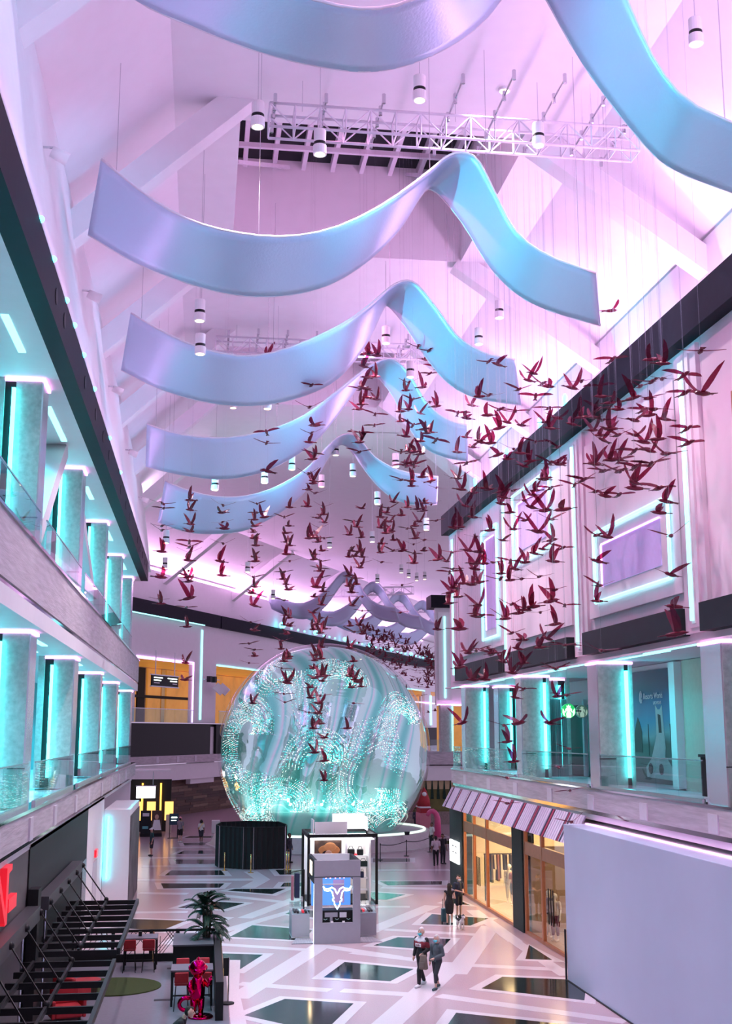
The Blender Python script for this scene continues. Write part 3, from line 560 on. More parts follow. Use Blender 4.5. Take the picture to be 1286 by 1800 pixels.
# coffee shop roundel, and its reflection in the glass built as a second disc
grn = mat('sign_green', (.01, .22, .06), .4, emit=(.02, .55, .12), estr=.9); sgw = mat('sign_white', (.9, .95, .9), .4, emit=(.85, 1., .88), estr=2.2)
sgd = mat('reflected_sign_pale', (.55, .6, .5), .4, emit=(.6, .75, .55), estr=.35); grd = mat('reflected_sign_green', (.14, .22, .16), .4, emit=(.1, .2, .12), estr=.15)
def roundel(label, c, r, g, wt):
    t = thing('round_sign', label, 'sign', c, 0, 'coffee shop roundels'); cx, cy, cz = c
    def disc(r_, y0, y1, nm, mt, off=(0, 0)): MB().tube([(cx + off[0], y0, cz + off[1]), (cx + off[0], y1, cz + off[1])], r_, 28).build(nm, mt, t)
    disc(r, cy - .06, cy + .06, 'disc', g)
    def sh(pts, nm, mt=wt, y=-.075): MB().hull([(cx + x * r, cy + y, cz + z * r) for x, z in pts], [(cx + x * r, cy + y + .02, cz + z * r) for x, z in pts]).build(nm, mt, t)
    sh([(-.16, -.15), (.16, -.15), (.24, .1), (.2, .42), (0, .52), (-.2, .42), (-.24, .1)], 'siren_face')
    sh([(-.22, .48), (.22, .48), (.3, .72), (.13, .62), (0, .86), (-.13, .62), (-.3, .72)], 'siren_crown')
    sh([(-.3, -.9), (.3, -.9), (.36, -.4), (.2, -.12), (-.2, -.12), (-.36, -.4)], 'siren_body')
    for s_ in (-1, 1):
        sh([(s_ * .26, .45), (s_ * .46, .2), (s_ * .5, -.25), (s_ * .38, -.1), (s_ * .3, .1)][::s_], 'siren_hair')
        sh([(s_ * .42, -.75), (s_ * .6, -.6), (s_ * .62, -.1), (s_ * .82, .35), (s_ * .88, -.2), (s_ * .75, -.55)][::s_], 'siren_tail')
    MB().bar((cx + r, cy, cz), (cx + r + .25, cy, cz), .05, .05).build('bracket', 'black', t)
roundel('glowing green and white round coffee sign above the right railing', (14.55, 47.2, 8.86), .29, grn, sgw)
roundel('pale disc painted as a reflection of the glowing coffee sign', (15.55, 48.6, 8.87), .26, grd, sgd)
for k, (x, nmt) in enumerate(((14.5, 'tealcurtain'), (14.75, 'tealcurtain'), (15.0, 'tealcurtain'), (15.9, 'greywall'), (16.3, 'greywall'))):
    pts = []
    for i in range(25): pts.append((x + i * .0095, 49.6 + .06 * math.sin(i * 1.7), 0))
    tag(MB().add([(p[0], p[1], z) for z in (6.2, 9.4) for p in pts] + [(p[0], p[1] + .03, z) for z in (6.2, 9.4) for p in pts], [(i, i + 1, 26 + i, 25 + i) for i in range(24)] + [(75 + i, 76 + i, 51 + i, 50 + i) for i in range(24)]).build('curtain', nmt), 'pleated ' + ('cyan lit' if k < 3 else 'grey') + ' curtain panel beside the coffee shop, ' + ORD[k] + ' from the corridor', 'curtain', 'coffee shop curtains')
tag(B(16.5, 17.2, 50., 58, 6.18, 9.2).build('dark_doorway', 'black'), 'dark shop opening behind the middle of the right gallery', 'doorway')
tb = thing('draped_counter', 'dark draped counter by the railing right of the poster', 'counter', (14.9, 33.6, 6.18))
B(14.5, 15.3, 33., 34.2, 6.18, 7.3).build('drape', 'drape', tb); B(14.45, 15.35, 32.95, 34.25, 7.3, 7.38).build('counter_top', 'charcoal', tb)
# ================================================================== FAR WALL FITTINGS
p, z = atfar(290, 1198, 1.5)
sg = thing('hanging_directory', 'dark hanging directory sign with small pale lettering before the amber lobby', 'sign', tuple(far(p, 1.5, 12.45)))
fbox(p - 2.6, p + 2.6, 1.4, 1.55, 12.25, 13.2).build('board', 'black', sg); fbox(p - 2.75, p + 2.75, 1.38, 1.57, 13.2, 13.3).build('frame_top', 'chrome', sg); fbox(p - 2.75, p + 2.75, 1.38, 1.57, 12.15, 12.25).build('frame_bottom', 'chrome', sg)
for s_ in (-1.9, 1.9): MB().tube([far(p + s_, 1.48, 13.3), far(p + s_, 1.48, 15.5)], .05, 6).build('hanger_rod', 'chrome', sg)
for i in range(3):
    for t0, t1 in ((-2.3, -.6 - .3 * i), (.4 + .5 * i, 2.3)): fbox(p + t0, p + t1, 1.56, 1.575, 12.95 - i * .24, 13.05 - i * .24).build('lettering_line', sgw if i < 2 else 'white', sg)
p, z = atfar(372, 1205, .6)
ws = thing('wall_speaker', 'pair of white speakers on a bracket beside the far lobby', 'speaker', tuple(far(p, .6, z)))
MB().bar(far(p - 1.2, .3, z + .6), far(p + 1.2, .9, z + .6), .08, .08).build('bracket', 'chrome', ws)
for s_ in (-.0, 1.1): MB().bar(far(p + .2 + s_, .9, z), far(p + .6 + s_, 1.6, z - .7), .7, .8).build('cabinet', 'white', ws)
for s_ in (-1.2, -.1): fbox(p + s_ - .25, p + s_ + .25, .7, 1.1, z + .3, z + .9).build('sensor_box', 'black', ws)
for k, (a, b_) in enumerate(((-4, 12.), (18., 40))):
    t = thing('glass_railing', 'glass railing above the black far parapet, ' + ['left bay below the directory', 'bay behind the sphere'][k], 'railing', tuple(far(a, .2, 8.96)), 0, 'far gallery railings')
    for i in range(4): fbox(a + i * (b_ - a) / 4 + .03, a + (i + 1) * (b_ - a) / 4 - .03, .15, .2, 8.96, 10.2).build('glass_panel', 'glass', t)
    fbox(a, b_, .13, .22, 10.2, 10.26).build('handrail', 'chrome', t)
# ground-floor shop at the far left
sh = thing('far_shop', 'small amber lit shop with bottle displays at the far left corner', 'shop', (-4, 101, 0))
B(-9, -2.4, 103, 103.3, 0, 4.2).build('back_wall', 'black', sh); B(-9, -2.4, 99.6, 103.3, 4.95, 5.05).build('canopy', 'white', sh)
for x in (-4.75, -3.25): MB().tube([(x, 102.8, 1.), (x, 102.8, 3.9)], .07, 6).build('amber_tube', 'amber', sh)
for x in (-4.0, -2.55, -5.2): B(x - .35, x + .35, 102.9, 103., .9, 2.4).build('display_niche', 'warmsoft', sh)
B(-2.75, -2.3, 101.8, 102.4, 0, 1.4).build('counter', 'beige', sh)
tv = thing('hanging_screen', 'bright white hanging screen above the far left shop', 'screen', (-4.2, 100, 2.9))
B(-5.1, -3.6, 99.9, 100., 2.85, 3.75).build('panel', 'lightbox', tv); B(-5.15, -3.55, 99.85, 100.02, 3.75, 3.85).build('top_frame', 'chrome', tv); MB().tube([(-3.8, 99.95, 3.8), (-3.8, 99.95, 5.)], .03, 5).build('hanger_rod', 'chrome', tv)
for k, (x, mt_) in enumerate(((-5.1, 'charcoal'), (-4.2, 'charcoal'), (-3.35, 'wood3'))):
    t = thing('poster_stand', ['dark advertising panel with pale marks, leftmost by the far shop', 'dark advertising panel with a blue patch in front of the far shop', 'portrait advertising panel of a figure in a white shirt'][k], 'poster panel', (x, 98, 0), 0, 'advertising panels at the far shop')
    B(x - .4, x + .4, 98, 98.06, .25, 2.0).build('sheet', mt_, t); B(x - .42, x + .42, 97.98, 98.08, 0, .25).build('foot', 'black', t)
    if k == 2:
        MB().ball((x, 97.98, 1.5), .16, 10, 6, (1, .15, 1.25)).build('printed_head', 'skin', t, True); MB().hull([(x - .36, 97.97, .5), (x + .36, 97.97, .5), (x + .36, 98, .5), (x - .36, 98, .5)], [(x - .22, 97.97, 1.28), (x + .22, 97.97, 1.28), (x + .22, 98, 1.28), (x - .22, 98, 1.28)]).build('printed_shirt', 'white', t)
    else:
        B(x - .25, x + .25, 97.97, 98, 1.55, 1.8).build('printed_title', 'greywall', t); B(x - .25, x + .2, 97.97, 98, .6, .8).build('printed_block', 'tealwall' if k else 'greywall', t)
es = thing('sign_stand', 'small blue information sign on a stand near the plank wall', 'sign stand', (-2., 96.5, 0))
B(-2.35, -1.65, 96.48, 96.55, 1., 1.85).build('board', mat('deep_blue_board', (.01, .05, .09), .4), es); B(-2.2, -1.8, 96.46, 96.48, 1.3, 1.36).build('lettering_line', sgw, es); B(-2.2, -1.75, 96.46, 96.48, 1.5, 1.6).build('lettering_line', sgw, es)
for x in (-2.3, -1.7): B(x - .03, x + .03, 96.5, 96.56, 0, 1.).build('leg', 'black', es)
B(-2.45, -1.55, 96.3, 96.75, 0, .04).build('base', 'black', es)
tag(bevel(B(.95, 1.6, 100.6, 101.3, 0, 1.0).build('white_plinth_box', 'white')), 'white block bin standing against the far plank wall', 'bin')
# ================================================================== RIBBONS
def ribbon(label, e1, e2, group, wires=True, n=72, m_=8):
    A = catmull(e1, n); Bq = catmull(e2, n); th = .05
    mb = MB(); V = []
    t = thing('hanging_ribbon', label, 'ribbon', tuple(Bq[0]), 0, group)
    for i in range(n + 1):
        for j in range(m_ + 1): V.append(A[i].lerp(Bq[i], j / m_))
    k = m_ + 1
    fs = [(i * k + j, (i + 1) * k + j, (i + 1) * k + j + 1, i * k + j + 1) for i in range(n) for j in range(m_)]
    o = mb.add(V, fs).build('sheet', 'ribbon', t, True); md = o.modifiers.new('thick', 'SOLIDIFY'); md.thickness = th; md.offset = 0
    for E_ in (A, Bq): MB().tube(E_[::2], .035, 6).build('edge_rod', 'truss', t, True)
    if wires:
        for i in (2, n // 4, n // 2, 3 * n // 4, n - 2): MB().tube([A[i], (A[i].x, A[i].y, 27.5)], .012, 4).build('wire', 'chrome', t)
    return A, Bq
def px_ribbon(label, Y1, Y2, p1, p2): return ribbon(label, [aty(*p, Y1) for p in p1], [aty(*p, Y2) for p in p2], 'hanging pearl ribbons')
px_ribbon('pearl wave ribbon nearest the viewer, cut by the top of the picture', 22.5, 24.5,
    [(150, -240), (260, -150), (350, -90), (450, -40), (540, -5), (630, 15), (710, 5), (790, -40), (850, -110), (930, -190), (985, -200), (1040, -150), (1100, -5), (1150, 105), (1210, 178), (1310, 225)],
    [(120, -90), (240, 0), (330, 42), (440, 85), (540, 112), (640, 125), (720, 112), (800, 75), (860, 25), (905, -40), (930, -52), (955, -10), (1030, 120), (1130, 250), (1190, 300), (1300, 342)])
px_ribbon('pearl wave ribbon with its crest in front of the dark skylight', 31, 33,
    [(178, 280), (260, 345), (330, 385), (410, 408), (500, 416), (590, 400), (680, 355), (755, 300), (785, 275), (812, 268), (840, 282), (870, 340), (905, 405), (960, 448), (1047, 480)],
    [(155, 412), (240, 462), (330, 497), (410, 517), (490, 520), (570, 503), (640, 463), (700, 405), (735, 350), (752, 332), (775, 345), (815, 395), (870, 480), (940, 535), (1055, 572)])
px_ribbon('third pearl wave ribbon, below the skylight, cyan at its left', 42, 44,
    [(230, 550), (290, 585), (360, 614), (440, 626), (520, 607), (600, 570), (650, 535), (685, 505), (712, 493), (735, 502), (770, 545), (805, 592), (845, 618), (880, 628), (905, 632)],
    [(213, 650), (280, 683), (360, 706), (440, 713), (520, 700), (590, 668), (640, 610), (665, 560), (677, 538), (690, 545), (715, 577), (750, 630), (790, 675), (840, 700), (916, 712)])
px_ribbon('fourth pearl wave ribbon, partly behind the birds', 53, 55,
    [(258, 745), (310, 762), (380, 770), (450, 762), (520, 738), (570, 705), (620, 665), (650, 642), (680, 630), (700, 637), (722, 660), (745, 700), (770, 728), (800, 743), (822, 747)],
    [(256, 820), (320, 835), (390, 842), (460, 830), (520, 800), (560, 770), (600, 720), (625, 685), (643, 657), (660, 660), (690, 695), (715, 745), (745, 785), (780, 803), (822, 811)])
px_ribbon('fifth pearl wave ribbon, last before the plain ceiling', 64, 66,
    [(290, 845), (330, 862), (380, 873), (430, 872), (480, 858), (530, 830), (560, 802), (585, 775), (608, 762), (630, 770), (655, 800), (690, 822), (725, 832), (755, 836), (770, 838)],
    [(277, 918), (330, 935), (380, 938), (430, 932), (480, 908), (520, 880), (555, 840), (580, 800), (597, 782), (615, 790), (640, 825), (670, 860), (700, 880), (735, 888), (768, 886)])
# the same kind of ribbons along the far hall
prof1 = [(1, 24.), (3, 23), (5.3, 22.4), (7, 22.9), (8.6, 24), (9.8, 25.4), (10.8, 25.9), (11.8, 25.3), (13.2, 23), (14.8, 21.9), (16.5, 21.5)]
prof2 = [(1, 21.8), (3, 20.9), (5., 20.5), (6.6, 21.), (8., 22.3), (9.2, 23.9), (10., 24.6), (11., 23.8), (12.6, 21.3), (14.4, 20.1), (16.5, 19.8)]
for k, t in enumerate((28, 38, 49, 60, 71)):
    ribbon('pearl wave ribbon over the far hall, ' + ORD[k] + ' beyond the sphere', [far(t, s_, z_) for s_, z_ in prof1], [far(t + 2, s_, z_ + .3) for s_, z_ in prof2], 'far hall ribbons', False, 36, 4)
# ================================================================== TRUSSES
def truss(label, y, x0, x1, z0, h, d, seg, fr=None, rods=()):
    T = lambda x, yy, z: Vector((x, yy, z)) if fr is None else fr(x, yy, z)
    t = thing('lighting_truss', label, 'truss', tuple(T((x0 + x1) / 2, y, z0)), 0, 'white lighting trusses')
    for yy in (y, y + d):
        for zz in (z0, z0 + h): MB().tube([T(x0, yy, zz), T(x1, yy, zz)], .045, 6).build('chord', 'truss', t, True)
    n = int((x1 - x0) / seg); st = (x1 - x0) / n
    for i in range(n + 1):
        x = x0 + i * st
        for yy in (y, y + d): MB().tube([T(x, yy, z0), T(x, yy, z0 + h)], .028, 5).build('post', 'truss', t)
        for zz in (z0, z0 + h): MB().tube([T(x, y, zz), T(x, y + d, zz)], .028, 5).build('cross_tube', 'truss', t)
        if i < n:
            for yy in (y, y + d): MB().tube([T(x, yy, z0 if i % 2 else z0 + h), T(x + st, yy, z0 + h if i % 2 else z0)], .025, 5).build('diagonal', 'truss', t)
    for x, a, b_ in rods:
        rd = MB().tube([T(x, y - a, z0 + h + .05), T(x + .02, y + b_, z0 + h + .05)], .03, 6).build('cross_pipe', 'chrome', t)
        for f in (0, .25, .5, .75, 1):
            yy = y - a + (a + b_) * f; p_ = T(x, yy, z0 + h + .05); MB().tube([p_ + Vector((0, 0, -.16)), p_ + Vector((0, 0, .14))], .055, 6).build('clamp', 'chrome', t)
    for x in (x0 + 1, (x0 + x1) / 2, x1 - 1): MB().tube([T(x, y + d / 2, z0 + h), T(x, y + d / 2, 27.5)], .012, 4).build('wire', 'chrome', t)
truss('white box truss in front of the skylight with cross pipes', 33., 1.55, 13.0, 25.75, .75, .75, .75, None, [(1.7, .2, 1.6), (3.2, .4, 1.6), (4.9, .6, 2.2), (7., 2., 2.4), (8.4, 2.4, 2.2), (9.9, 2.4, 2.), (11.4, 2.4, 1.8), (12.6, 2., 2.4)])
truss('white box truss behind the third ribbon, half hidden by birds', 55.5, .2, 12.4, 26.0, .75, .75, .8, None, [(.8, .4, 2.), (2.2, .8, 2), (3.6, .8, 2), (5., .8, 2), (9.4, 1., 2)])
truss('small white truss high in the far hall, nearer of two', 40, 3.5, 15, 24.5, .9, .9, 1.2, lambda x, y, z: far(y, x, z))
truss('small white truss high in the far hall, farther of two', 62, 4, 16, 24.5, .9, .9, 1.2, lambda x, y, z: far(y, x, z))
# ================================================================== PENDANT LAMPS
PEND = [(453, 203, 30), (562, 252, 31), (737, 157, 30), (886, 143, 33), (1222, 57, 27), (946, 238, 32.5), (351, 547, 38), (352, 606, 40), (877, 545, 45), (841, 592, 48), (678, 590, 47), (721, 650, 50), (841, 592, 48), (470, 706, 52), (410, 706, 60),
        (378, 850, 60), (465, 838, 62), (513, 815, 64), (590, 790, 66), (565, 846, 70), (620, 827, 66), (695, 810, 60), (663, 876, 66), (749, 922, 70), (654, 944, 80), (579, 954, 84), (292, 944, 66), (435, 997, 84), (290, 990, 80), (480, 1045, 96), (705, 1000, 104), (718, 1008, 106), (732, 1014, 108), (746, 1012, 110), (663, 1017, 100)]
proto = None
seen = set(); cnt = 0
for k, (px_, py_, Y) in enumerate(PEND):
    if (px_, py_) in seen: continue
    seen.add((px_, py_)); p = aty(px_, py_, Y)
    if proto is None:
        t = thing('pendant_lamp', '', 'pendant lamp', (0, 0, 0)); proto = t
        MB().lathe([(.17, .02), (.175, .36), (.17, .38)], n=18).build('upper_can', 'white', t, False)
        MB().lathe([(.172, -.08), (.172, .02)], n=18).build('black_slot', 'black', t); MB().lathe([(.19, -.34), (.19, -.08)], n=18).build('lower_can', 'white', t)
        MB().lathe([(.02, -.35), (.14, -.35), (.14, -.335), (.02, -.335)], n=16).build('bulb_glow', 'warm', t)
        cb_ = MB().tube([(0, 0, 0), (0, 0, 1.)], .012, 4).build('cable', 'chrome', t); cb_.location.z = .38; o = t
    else: o = dup(proto)
    o.location = p
    LAB.append((o, 'white cylinder lamp', 'pendant lamps'))
    for ch in o.children:
        if ch.name.startswith('cable'): ch.scale.z = max(.1, ceil_z(p.x, p.y) - p.z - .38)
    if cnt < 14:
        spot('pendant_light', p + Vector((0, 0, -.45)), p + Vector((0, 0, -10)), 3200, (1., .82, .90), 95, .8, .12)
    cnt += 1
# ================================================================== SMALL FIXTURES ON THE PARAPETS
def flood(p, d, label, group):
    t = thing('floodlight', label, 'floodlight', p, 0, group)
    v = Vector(p); d = Vector(d).normalized()
    MB().tube([v, v + Vector((d.x * .25, 0, 0))], .03, 6).build('arm', 'chrome', t); MB().tube([v + d * .2, v + d * .62], [.13, .16], 10).build('head', 'white', t, True)
for k, y in enumerate((27, 36.4, 47., 58., 70)): flood((-4.05, y, 21.6), (1, .3, -.35), 'small white floodlight on the left parapet, ' + ORD[k] + ' along it', 'left parapet floodlights')
for k, y in enumerate((38.5, 44, 55)): flood((16.15, y, 21.2), (-1, .2, -.3), 'small white floodlight on the right parapet, ' + ORD[k] + ' along it', 'right parapet floodlights')
for k, y in enumerate((24.6, 26.8, 29.5, 31.4, 34, 37.5, 44, 50)): tag(MB().ball((-3.66, y, 18.74), .08, 8, 6).build('cyan_stud_light', 'cyan', None, True), 'tiny cyan stud light on the left bulkhead edge, ' + ORD[k] + ' along it', 'stud light', 'cyan studs on the left bulkhead')
for k, y in enumerate((43, 46.5, 52, 58.5)): tag(MB().lathe([(.07, 0), (.09, .5), (.03, .6)], (13.5, y, 20.22), 8).build('cyan_stud_light', 'cyan', None, True), 'small upright cyan light on the right bulkhead, ' + ORD[k] + ' along it', 'stud light', 'cyan lights on the right bulkhead')
for k, px_ in enumerate((489, 548, 600, 644, 683, 717, 746)):
    t_, z_ = atfar(px_, 1105 + (px_ - 489) * .238)
    tag(MB().ball(far(t_, .5, 20.6), .3 if k else .4, 10, 6).build('cyan_stage_light', 'cyan', None, True), 'cyan stage light on the far bulkhead, ' + ORD[k] + ' from the left', 'stage light', 'cyan stage lights')
    for j in range(3):
        t2 = t_ + 3 + j * 2.2; tag(MB().ball(far(t2, .5, 20.45), .12, 8, 5).build('cyan_bead_light', 'cyan', None, True), 'small cyan bead light after the ' + ORD[k] + ' stage light, ' + ['next to it', 'middle bead', 'last bead'][j], 'bead light', 'cyan bead lights')
# ================================================================== GIANT SPHERE
SC = Vector((9.0, 90., 6.75)); SR = 7.85
gs = thing('mirrored_sphere', 'giant glassy sphere with swirling dotted bands and painted teal and pink reflections', 'sphere', (9, 90, 0))
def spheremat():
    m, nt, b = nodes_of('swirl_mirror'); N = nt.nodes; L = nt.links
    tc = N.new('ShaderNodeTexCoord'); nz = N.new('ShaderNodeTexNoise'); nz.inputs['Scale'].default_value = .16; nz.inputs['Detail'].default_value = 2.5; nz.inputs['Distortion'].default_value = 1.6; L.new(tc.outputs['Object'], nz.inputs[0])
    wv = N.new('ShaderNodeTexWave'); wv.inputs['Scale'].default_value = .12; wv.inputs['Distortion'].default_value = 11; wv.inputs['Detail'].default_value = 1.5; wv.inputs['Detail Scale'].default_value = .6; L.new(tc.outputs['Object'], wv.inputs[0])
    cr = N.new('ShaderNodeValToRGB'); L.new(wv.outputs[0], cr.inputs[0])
    cr.color_ramp.elements[0].color = (.16, .62, .60, 1); cr.color_ramp.elements[1].color = (.80, 1., .97, 1)  # teal, mint and pink reflections put into the base colour
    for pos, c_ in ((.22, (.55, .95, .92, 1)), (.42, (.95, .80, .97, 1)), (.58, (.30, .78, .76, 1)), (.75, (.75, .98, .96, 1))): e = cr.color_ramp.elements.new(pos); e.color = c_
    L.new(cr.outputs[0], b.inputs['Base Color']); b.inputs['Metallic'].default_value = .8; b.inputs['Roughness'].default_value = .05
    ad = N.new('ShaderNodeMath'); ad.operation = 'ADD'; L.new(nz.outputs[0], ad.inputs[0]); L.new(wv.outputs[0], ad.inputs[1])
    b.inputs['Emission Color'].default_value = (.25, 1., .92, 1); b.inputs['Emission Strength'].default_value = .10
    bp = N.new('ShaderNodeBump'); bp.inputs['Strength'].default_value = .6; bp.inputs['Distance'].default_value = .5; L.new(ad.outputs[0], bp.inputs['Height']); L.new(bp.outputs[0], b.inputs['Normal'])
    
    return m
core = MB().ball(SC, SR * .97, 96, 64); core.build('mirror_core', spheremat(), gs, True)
shell_m = glass('sphere_shell', (.97, .99, 1.), .06, .03)
MB().ball(SC, SR, 96, 64).build('glass_shell', shell_m, gs, True)
# LED beads set in swirling bands between core and shell
rs = random.Random(11); bead = []
def swirl(lat0, lon0, turn, rad, width, rows, n):
    # spiral bands of beads wound on the sphere
    for r_ in range(rows):
        for i in range(n):
            a = turn * i / n; rr = rad * (.25 + .75 * i / n) + (r_ - rows / 2) * width
            la = lat0 + rr * math.sin(a); lo = lon0 + rr * math.cos(a) / max(.35, math.cos(lat0))
            if abs(la) < 1.45: bead.append((la, lo))
front = -1.67  # longitude that faces the viewer
for la, lo, tn, rd, wd, rw_, n in ((.15, -.75, 5.2, .52, .030, 9, 90), (-.35, .55, -4.8, .55, .030, 10, 90), (.62, .25, 4.2, .45, .032, 9, 70), (-.55, -.35, 4.6, .45, .028, 9, 80), (.8, -.55, -4.2, .36, .03, 7, 60), (-.1, .02, 3.4, .35, .03, 8, 60), (.25, .95, 4.5, .42, .03, 8, 70), (-.55, -1.05, -4., .4, .03, 7, 60), (-.75, .95, 4., .35, .03, 7, 50)):
    swirl(la, front + lo, tn, rd, wd, rw_, n)
for la, lo, tn, rd, wd, rw_, n in ((.1, 2.2, 5., .5, .03, 8, 70), (-.3, 3.4, 5., .5, .03, 8, 70), (.5, 3., -4.4, .45, .03, 8, 70)): swirl(la, front + lo, tn, rd, wd, rw_, n)
bA, bB, bC = MB(), MB(), MB()
for i, (la, lo) in enumerate(bead):
    d = Vector((math.cos(la) * math.cos(lo), math.cos(la) * math.sin(lo), math.sin(la))); c = SC + d * SR * .985; x = d.orthogonal().normalized() * .036; y = d.cross(x)
    if c.z < 1.3: continue
    t = (bA, bB, bC)[0 if rs.random() < .45 else (1 if rs.random() < .55 else 2)]
    t.add([c + x, c + y, c - x, c - y, c + d * .05, c - d * .03], [(0, 1, 4), (1, 2, 4), (2, 3, 4), (3, 0, 4), (1, 0, 5), (2, 1, 5), (3, 2, 5), (0, 3, 5)])
for t, mt in ((bA, emis('bead_white', (1., .95, .88), 1.3)), (bB, emis('bead_aqua', (.1, .9, .82), 1.0)), (bC, mat('bead_dark', (.03, .05, .05), .3))): t.build('led_beads', mt, gs)['kind'] = 'stuff'
pl_m = mat('plinth_stone', (.50, .45, .46), .4, var=.08)
n = 14; r0, r1 = 8.7, 8.1
for k, (a, b_, z0, z1) in enumerate(((8.6, 8.6, 0, .12), (8.3, 7.8, .12, 1.05))):
    MB().lathe([(a, z0), (b_, z1)], (9, 90, 0), 14).build('plinth_base' if k == 0 else 'plinth', pl_m, gs)
MB().tube([(9 + 7.4 * math.cos(i * math.pi / 24), 90 + 7.4 * math.sin(i * math.pi / 24), 1.12) for i in range(48)], .08, 6, True).build('added_rim_glow', emis('rim_glow', (.8, 1., .85), 1.), gs, True)  # glowing ring added to give the glow at the sphere base
for k, a in enumerate((-2.5, -2.1, -1.7, -1.3, -.9)):
    q_ = (9 + 8.2 * math.cos(a), 90 + 8.2 * math.sin(a), 1.1)
    MB().lathe([(.16, 0), (.2, .22)], q_, 10).build('added_uplight_can', 'charcoal', gs); spot('sphere_fill', (q_[0], q_[1], 1.4), (9 + 6.5 * math.cos(a), 90 + 6.5 * math.sin(a), 6.), 900, (.45, 1., .90), 100, .6)  # uplights added around the plinth to brighten the sphere
# stanchions
def stanchion(x, y, label, group, mt='black', h=1.0):
    t = thing('stanchion', label, 'stanchion', (x, y, 0), 0, group)
    MB().lathe([(.18, 0), (.17, .03), (.03, .05)], (x, y, 0), 14).build('base', mt, t); MB().tube([(x, y, .04), (x, y, h)], .03, 8).build('pole', mt, t, True); MB().ball((x, y, h), .045, 8, 6).build('cap', mt, t, True)
S = [tuple(atz(*p, 0).xy) for p in ((714, 1505), (755, 1498), (668, 1512))]
for k, (x, y) in enumerate(S): stanchion(x, y, 'black belt stanchion in front of the sphere plinth, ' + ['middle of the row', 'nearest the two men', 'just right of the kiosk', 'behind the plinth edge'][k], 'black stanchions by the sphere')
def belt(a, b_, label):
    tag(MB().tube([Vector((*a, .95)).lerp(Vector((*b_, .95)), i / 8) - Vector((0, 0, .12 * math.sin(math.pi * i / 8))) for i in range(9)], .025, 5).build('barrier_belt', 'black'), label, 'belt', 'barrier belts')
belt(S[2], S[0], 'black belt running from the kiosk side stanchion to the middle one'); belt(S[0], S[1], 'black belt running from the middle stanchion to the one by the men')
# ================================================================== BLACK CURTAIN BOOTH
bo = thing('curtain_booth', 'black draped octagonal booth standing before the sphere', 'booth', (3.1, 76.5, 0))
oc = [(1.0, 76.4), (1.2, 75.2), (2.6, 74.1), (3.2, 73.9), (5.1, 74.2), (5.3, 76.), (5., 78.3), (3., 79.2), (1.3, 78.4)]
for i in range(len(oc)):
    a = Vector((*oc[i], 0)); b_ = Vector((*oc[(i + 1) % len(oc)], 0)); d = (b_ - a); L_ = d.length; nrm = Vector((d.y, -d.x, 0)).normalized(); k = max(6, int(L_ / .11))
    V = [a + d * (j / k) + nrm * .05 * math.sin(j * 2.1) + Vector((0, 0, z)) for z in (.02, 2.42) for j in range(k + 1)]
    V2 = [v - nrm * .03 for v in V]; n_ = len(V); q = [(j, j + 1, k + 2 + j, k + 1 + j) for j in range(k)]
    MB().add(V + V2, q + [tuple(x + n_ for x in f[::-1]) for f in q]).build('drape', 'drape', bo)
    MB().tube([a + Vector((0, 0, 2.44)), b_ + Vector((0, 0, 2.44))], .025, 6).build('top_rail', 'black', bo); MB().tube([a, a + Vector((0, 0, 2.44))], .03, 6).build('upright', 'chrome', bo)
for k, p in enumerate(((394, 1529), (440, 1533), (503, 1529), (507, 1529))):
    x, y = atz(*p, 0).xy; stanchion(x, y - .4 * (k < 2), 'brass stanchion in front of the black booth, ' + ['leftmost', 'middle', 'right corner', 'right corner twin'][k], 'brass stanchions by the booth', 'brass')
# ================================================================== RAM NEON KIOSK
ks = thing('retail_kiosk', 'grey portal kiosk with a blue neon ram skull in its window', 'kiosk', (5.35, 49.4, 0))
X0, X1, Y0, Y1 = 4.46, 6.26, 48.1, 50.8
B(X0, 4.78, Y0, Y0 + .12, 0, 3.1).build('front_left_panel', 'kgrey', ks); B(5.97, X1, Y0, Y0 + .12, 0, 3.1).build('front_right_panel', 'kgrey', ks)
B(4.78, 5.97, Y0, Y0 + .12, 0, .77).build('front_lower_panel', 'kgrey', ks); B(4.78, 5.97, Y0, Y0 + .12, 2.45, 3.1).build('front_header', 'kgrey', ks)
B(X0 - .01, X1 + .01, Y0 - .012, Y0, 2.47, 2.49).build('seam', 'charcoal', ks)
B(X0, X0 + .12, Y0 + .12, Y1, 2.2, 3.1).build('side_header', 'charcoal', ks); B(X1 - .12, X1, Y0 + .12, Y1, 2.2, 3.1).build('side_header', 'charcoal', ks)
B(X0, X1, Y1 - .12, Y1, 2.2, 3.1).build('rear_header', 'white', ks)
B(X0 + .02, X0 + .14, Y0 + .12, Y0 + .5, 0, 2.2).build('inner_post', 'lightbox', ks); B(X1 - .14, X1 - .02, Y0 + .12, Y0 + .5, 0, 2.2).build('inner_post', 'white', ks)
B(X0 - .015, X0, Y0 + 1., Y0 + 1.9, 2.45, 2.95).build('side_emblem', 'warm', ks)
B(X0 + .1, X1 - .1, Y1 - .3, Y1 - .2, 1.1, 2.2).build('back_panel', mat('blue_lit_panel', (.10, .30, .75), .5, emit=(.12, .38, 1.), estr=.55), ks)
B(5.45, 5.9, Y1 - .32, Y1 - .3, 1.2, 2.1).build('back_screen', 'lavpanel', ks)
B(4.9, 5.9, Y1 - .34, Y1 - .3, 1.9, 1.94).build('bag_shelf', 'white', ks)
B(4.72, 6.02, Y0 + .3, Y0 + .9, .15, 1.15).build('counter', 'black', ks); B(4.7, 6.04, Y0 + .25, Y0 + .95, 1.15, 1.2).build('counter_top', 'charcoal', ks)
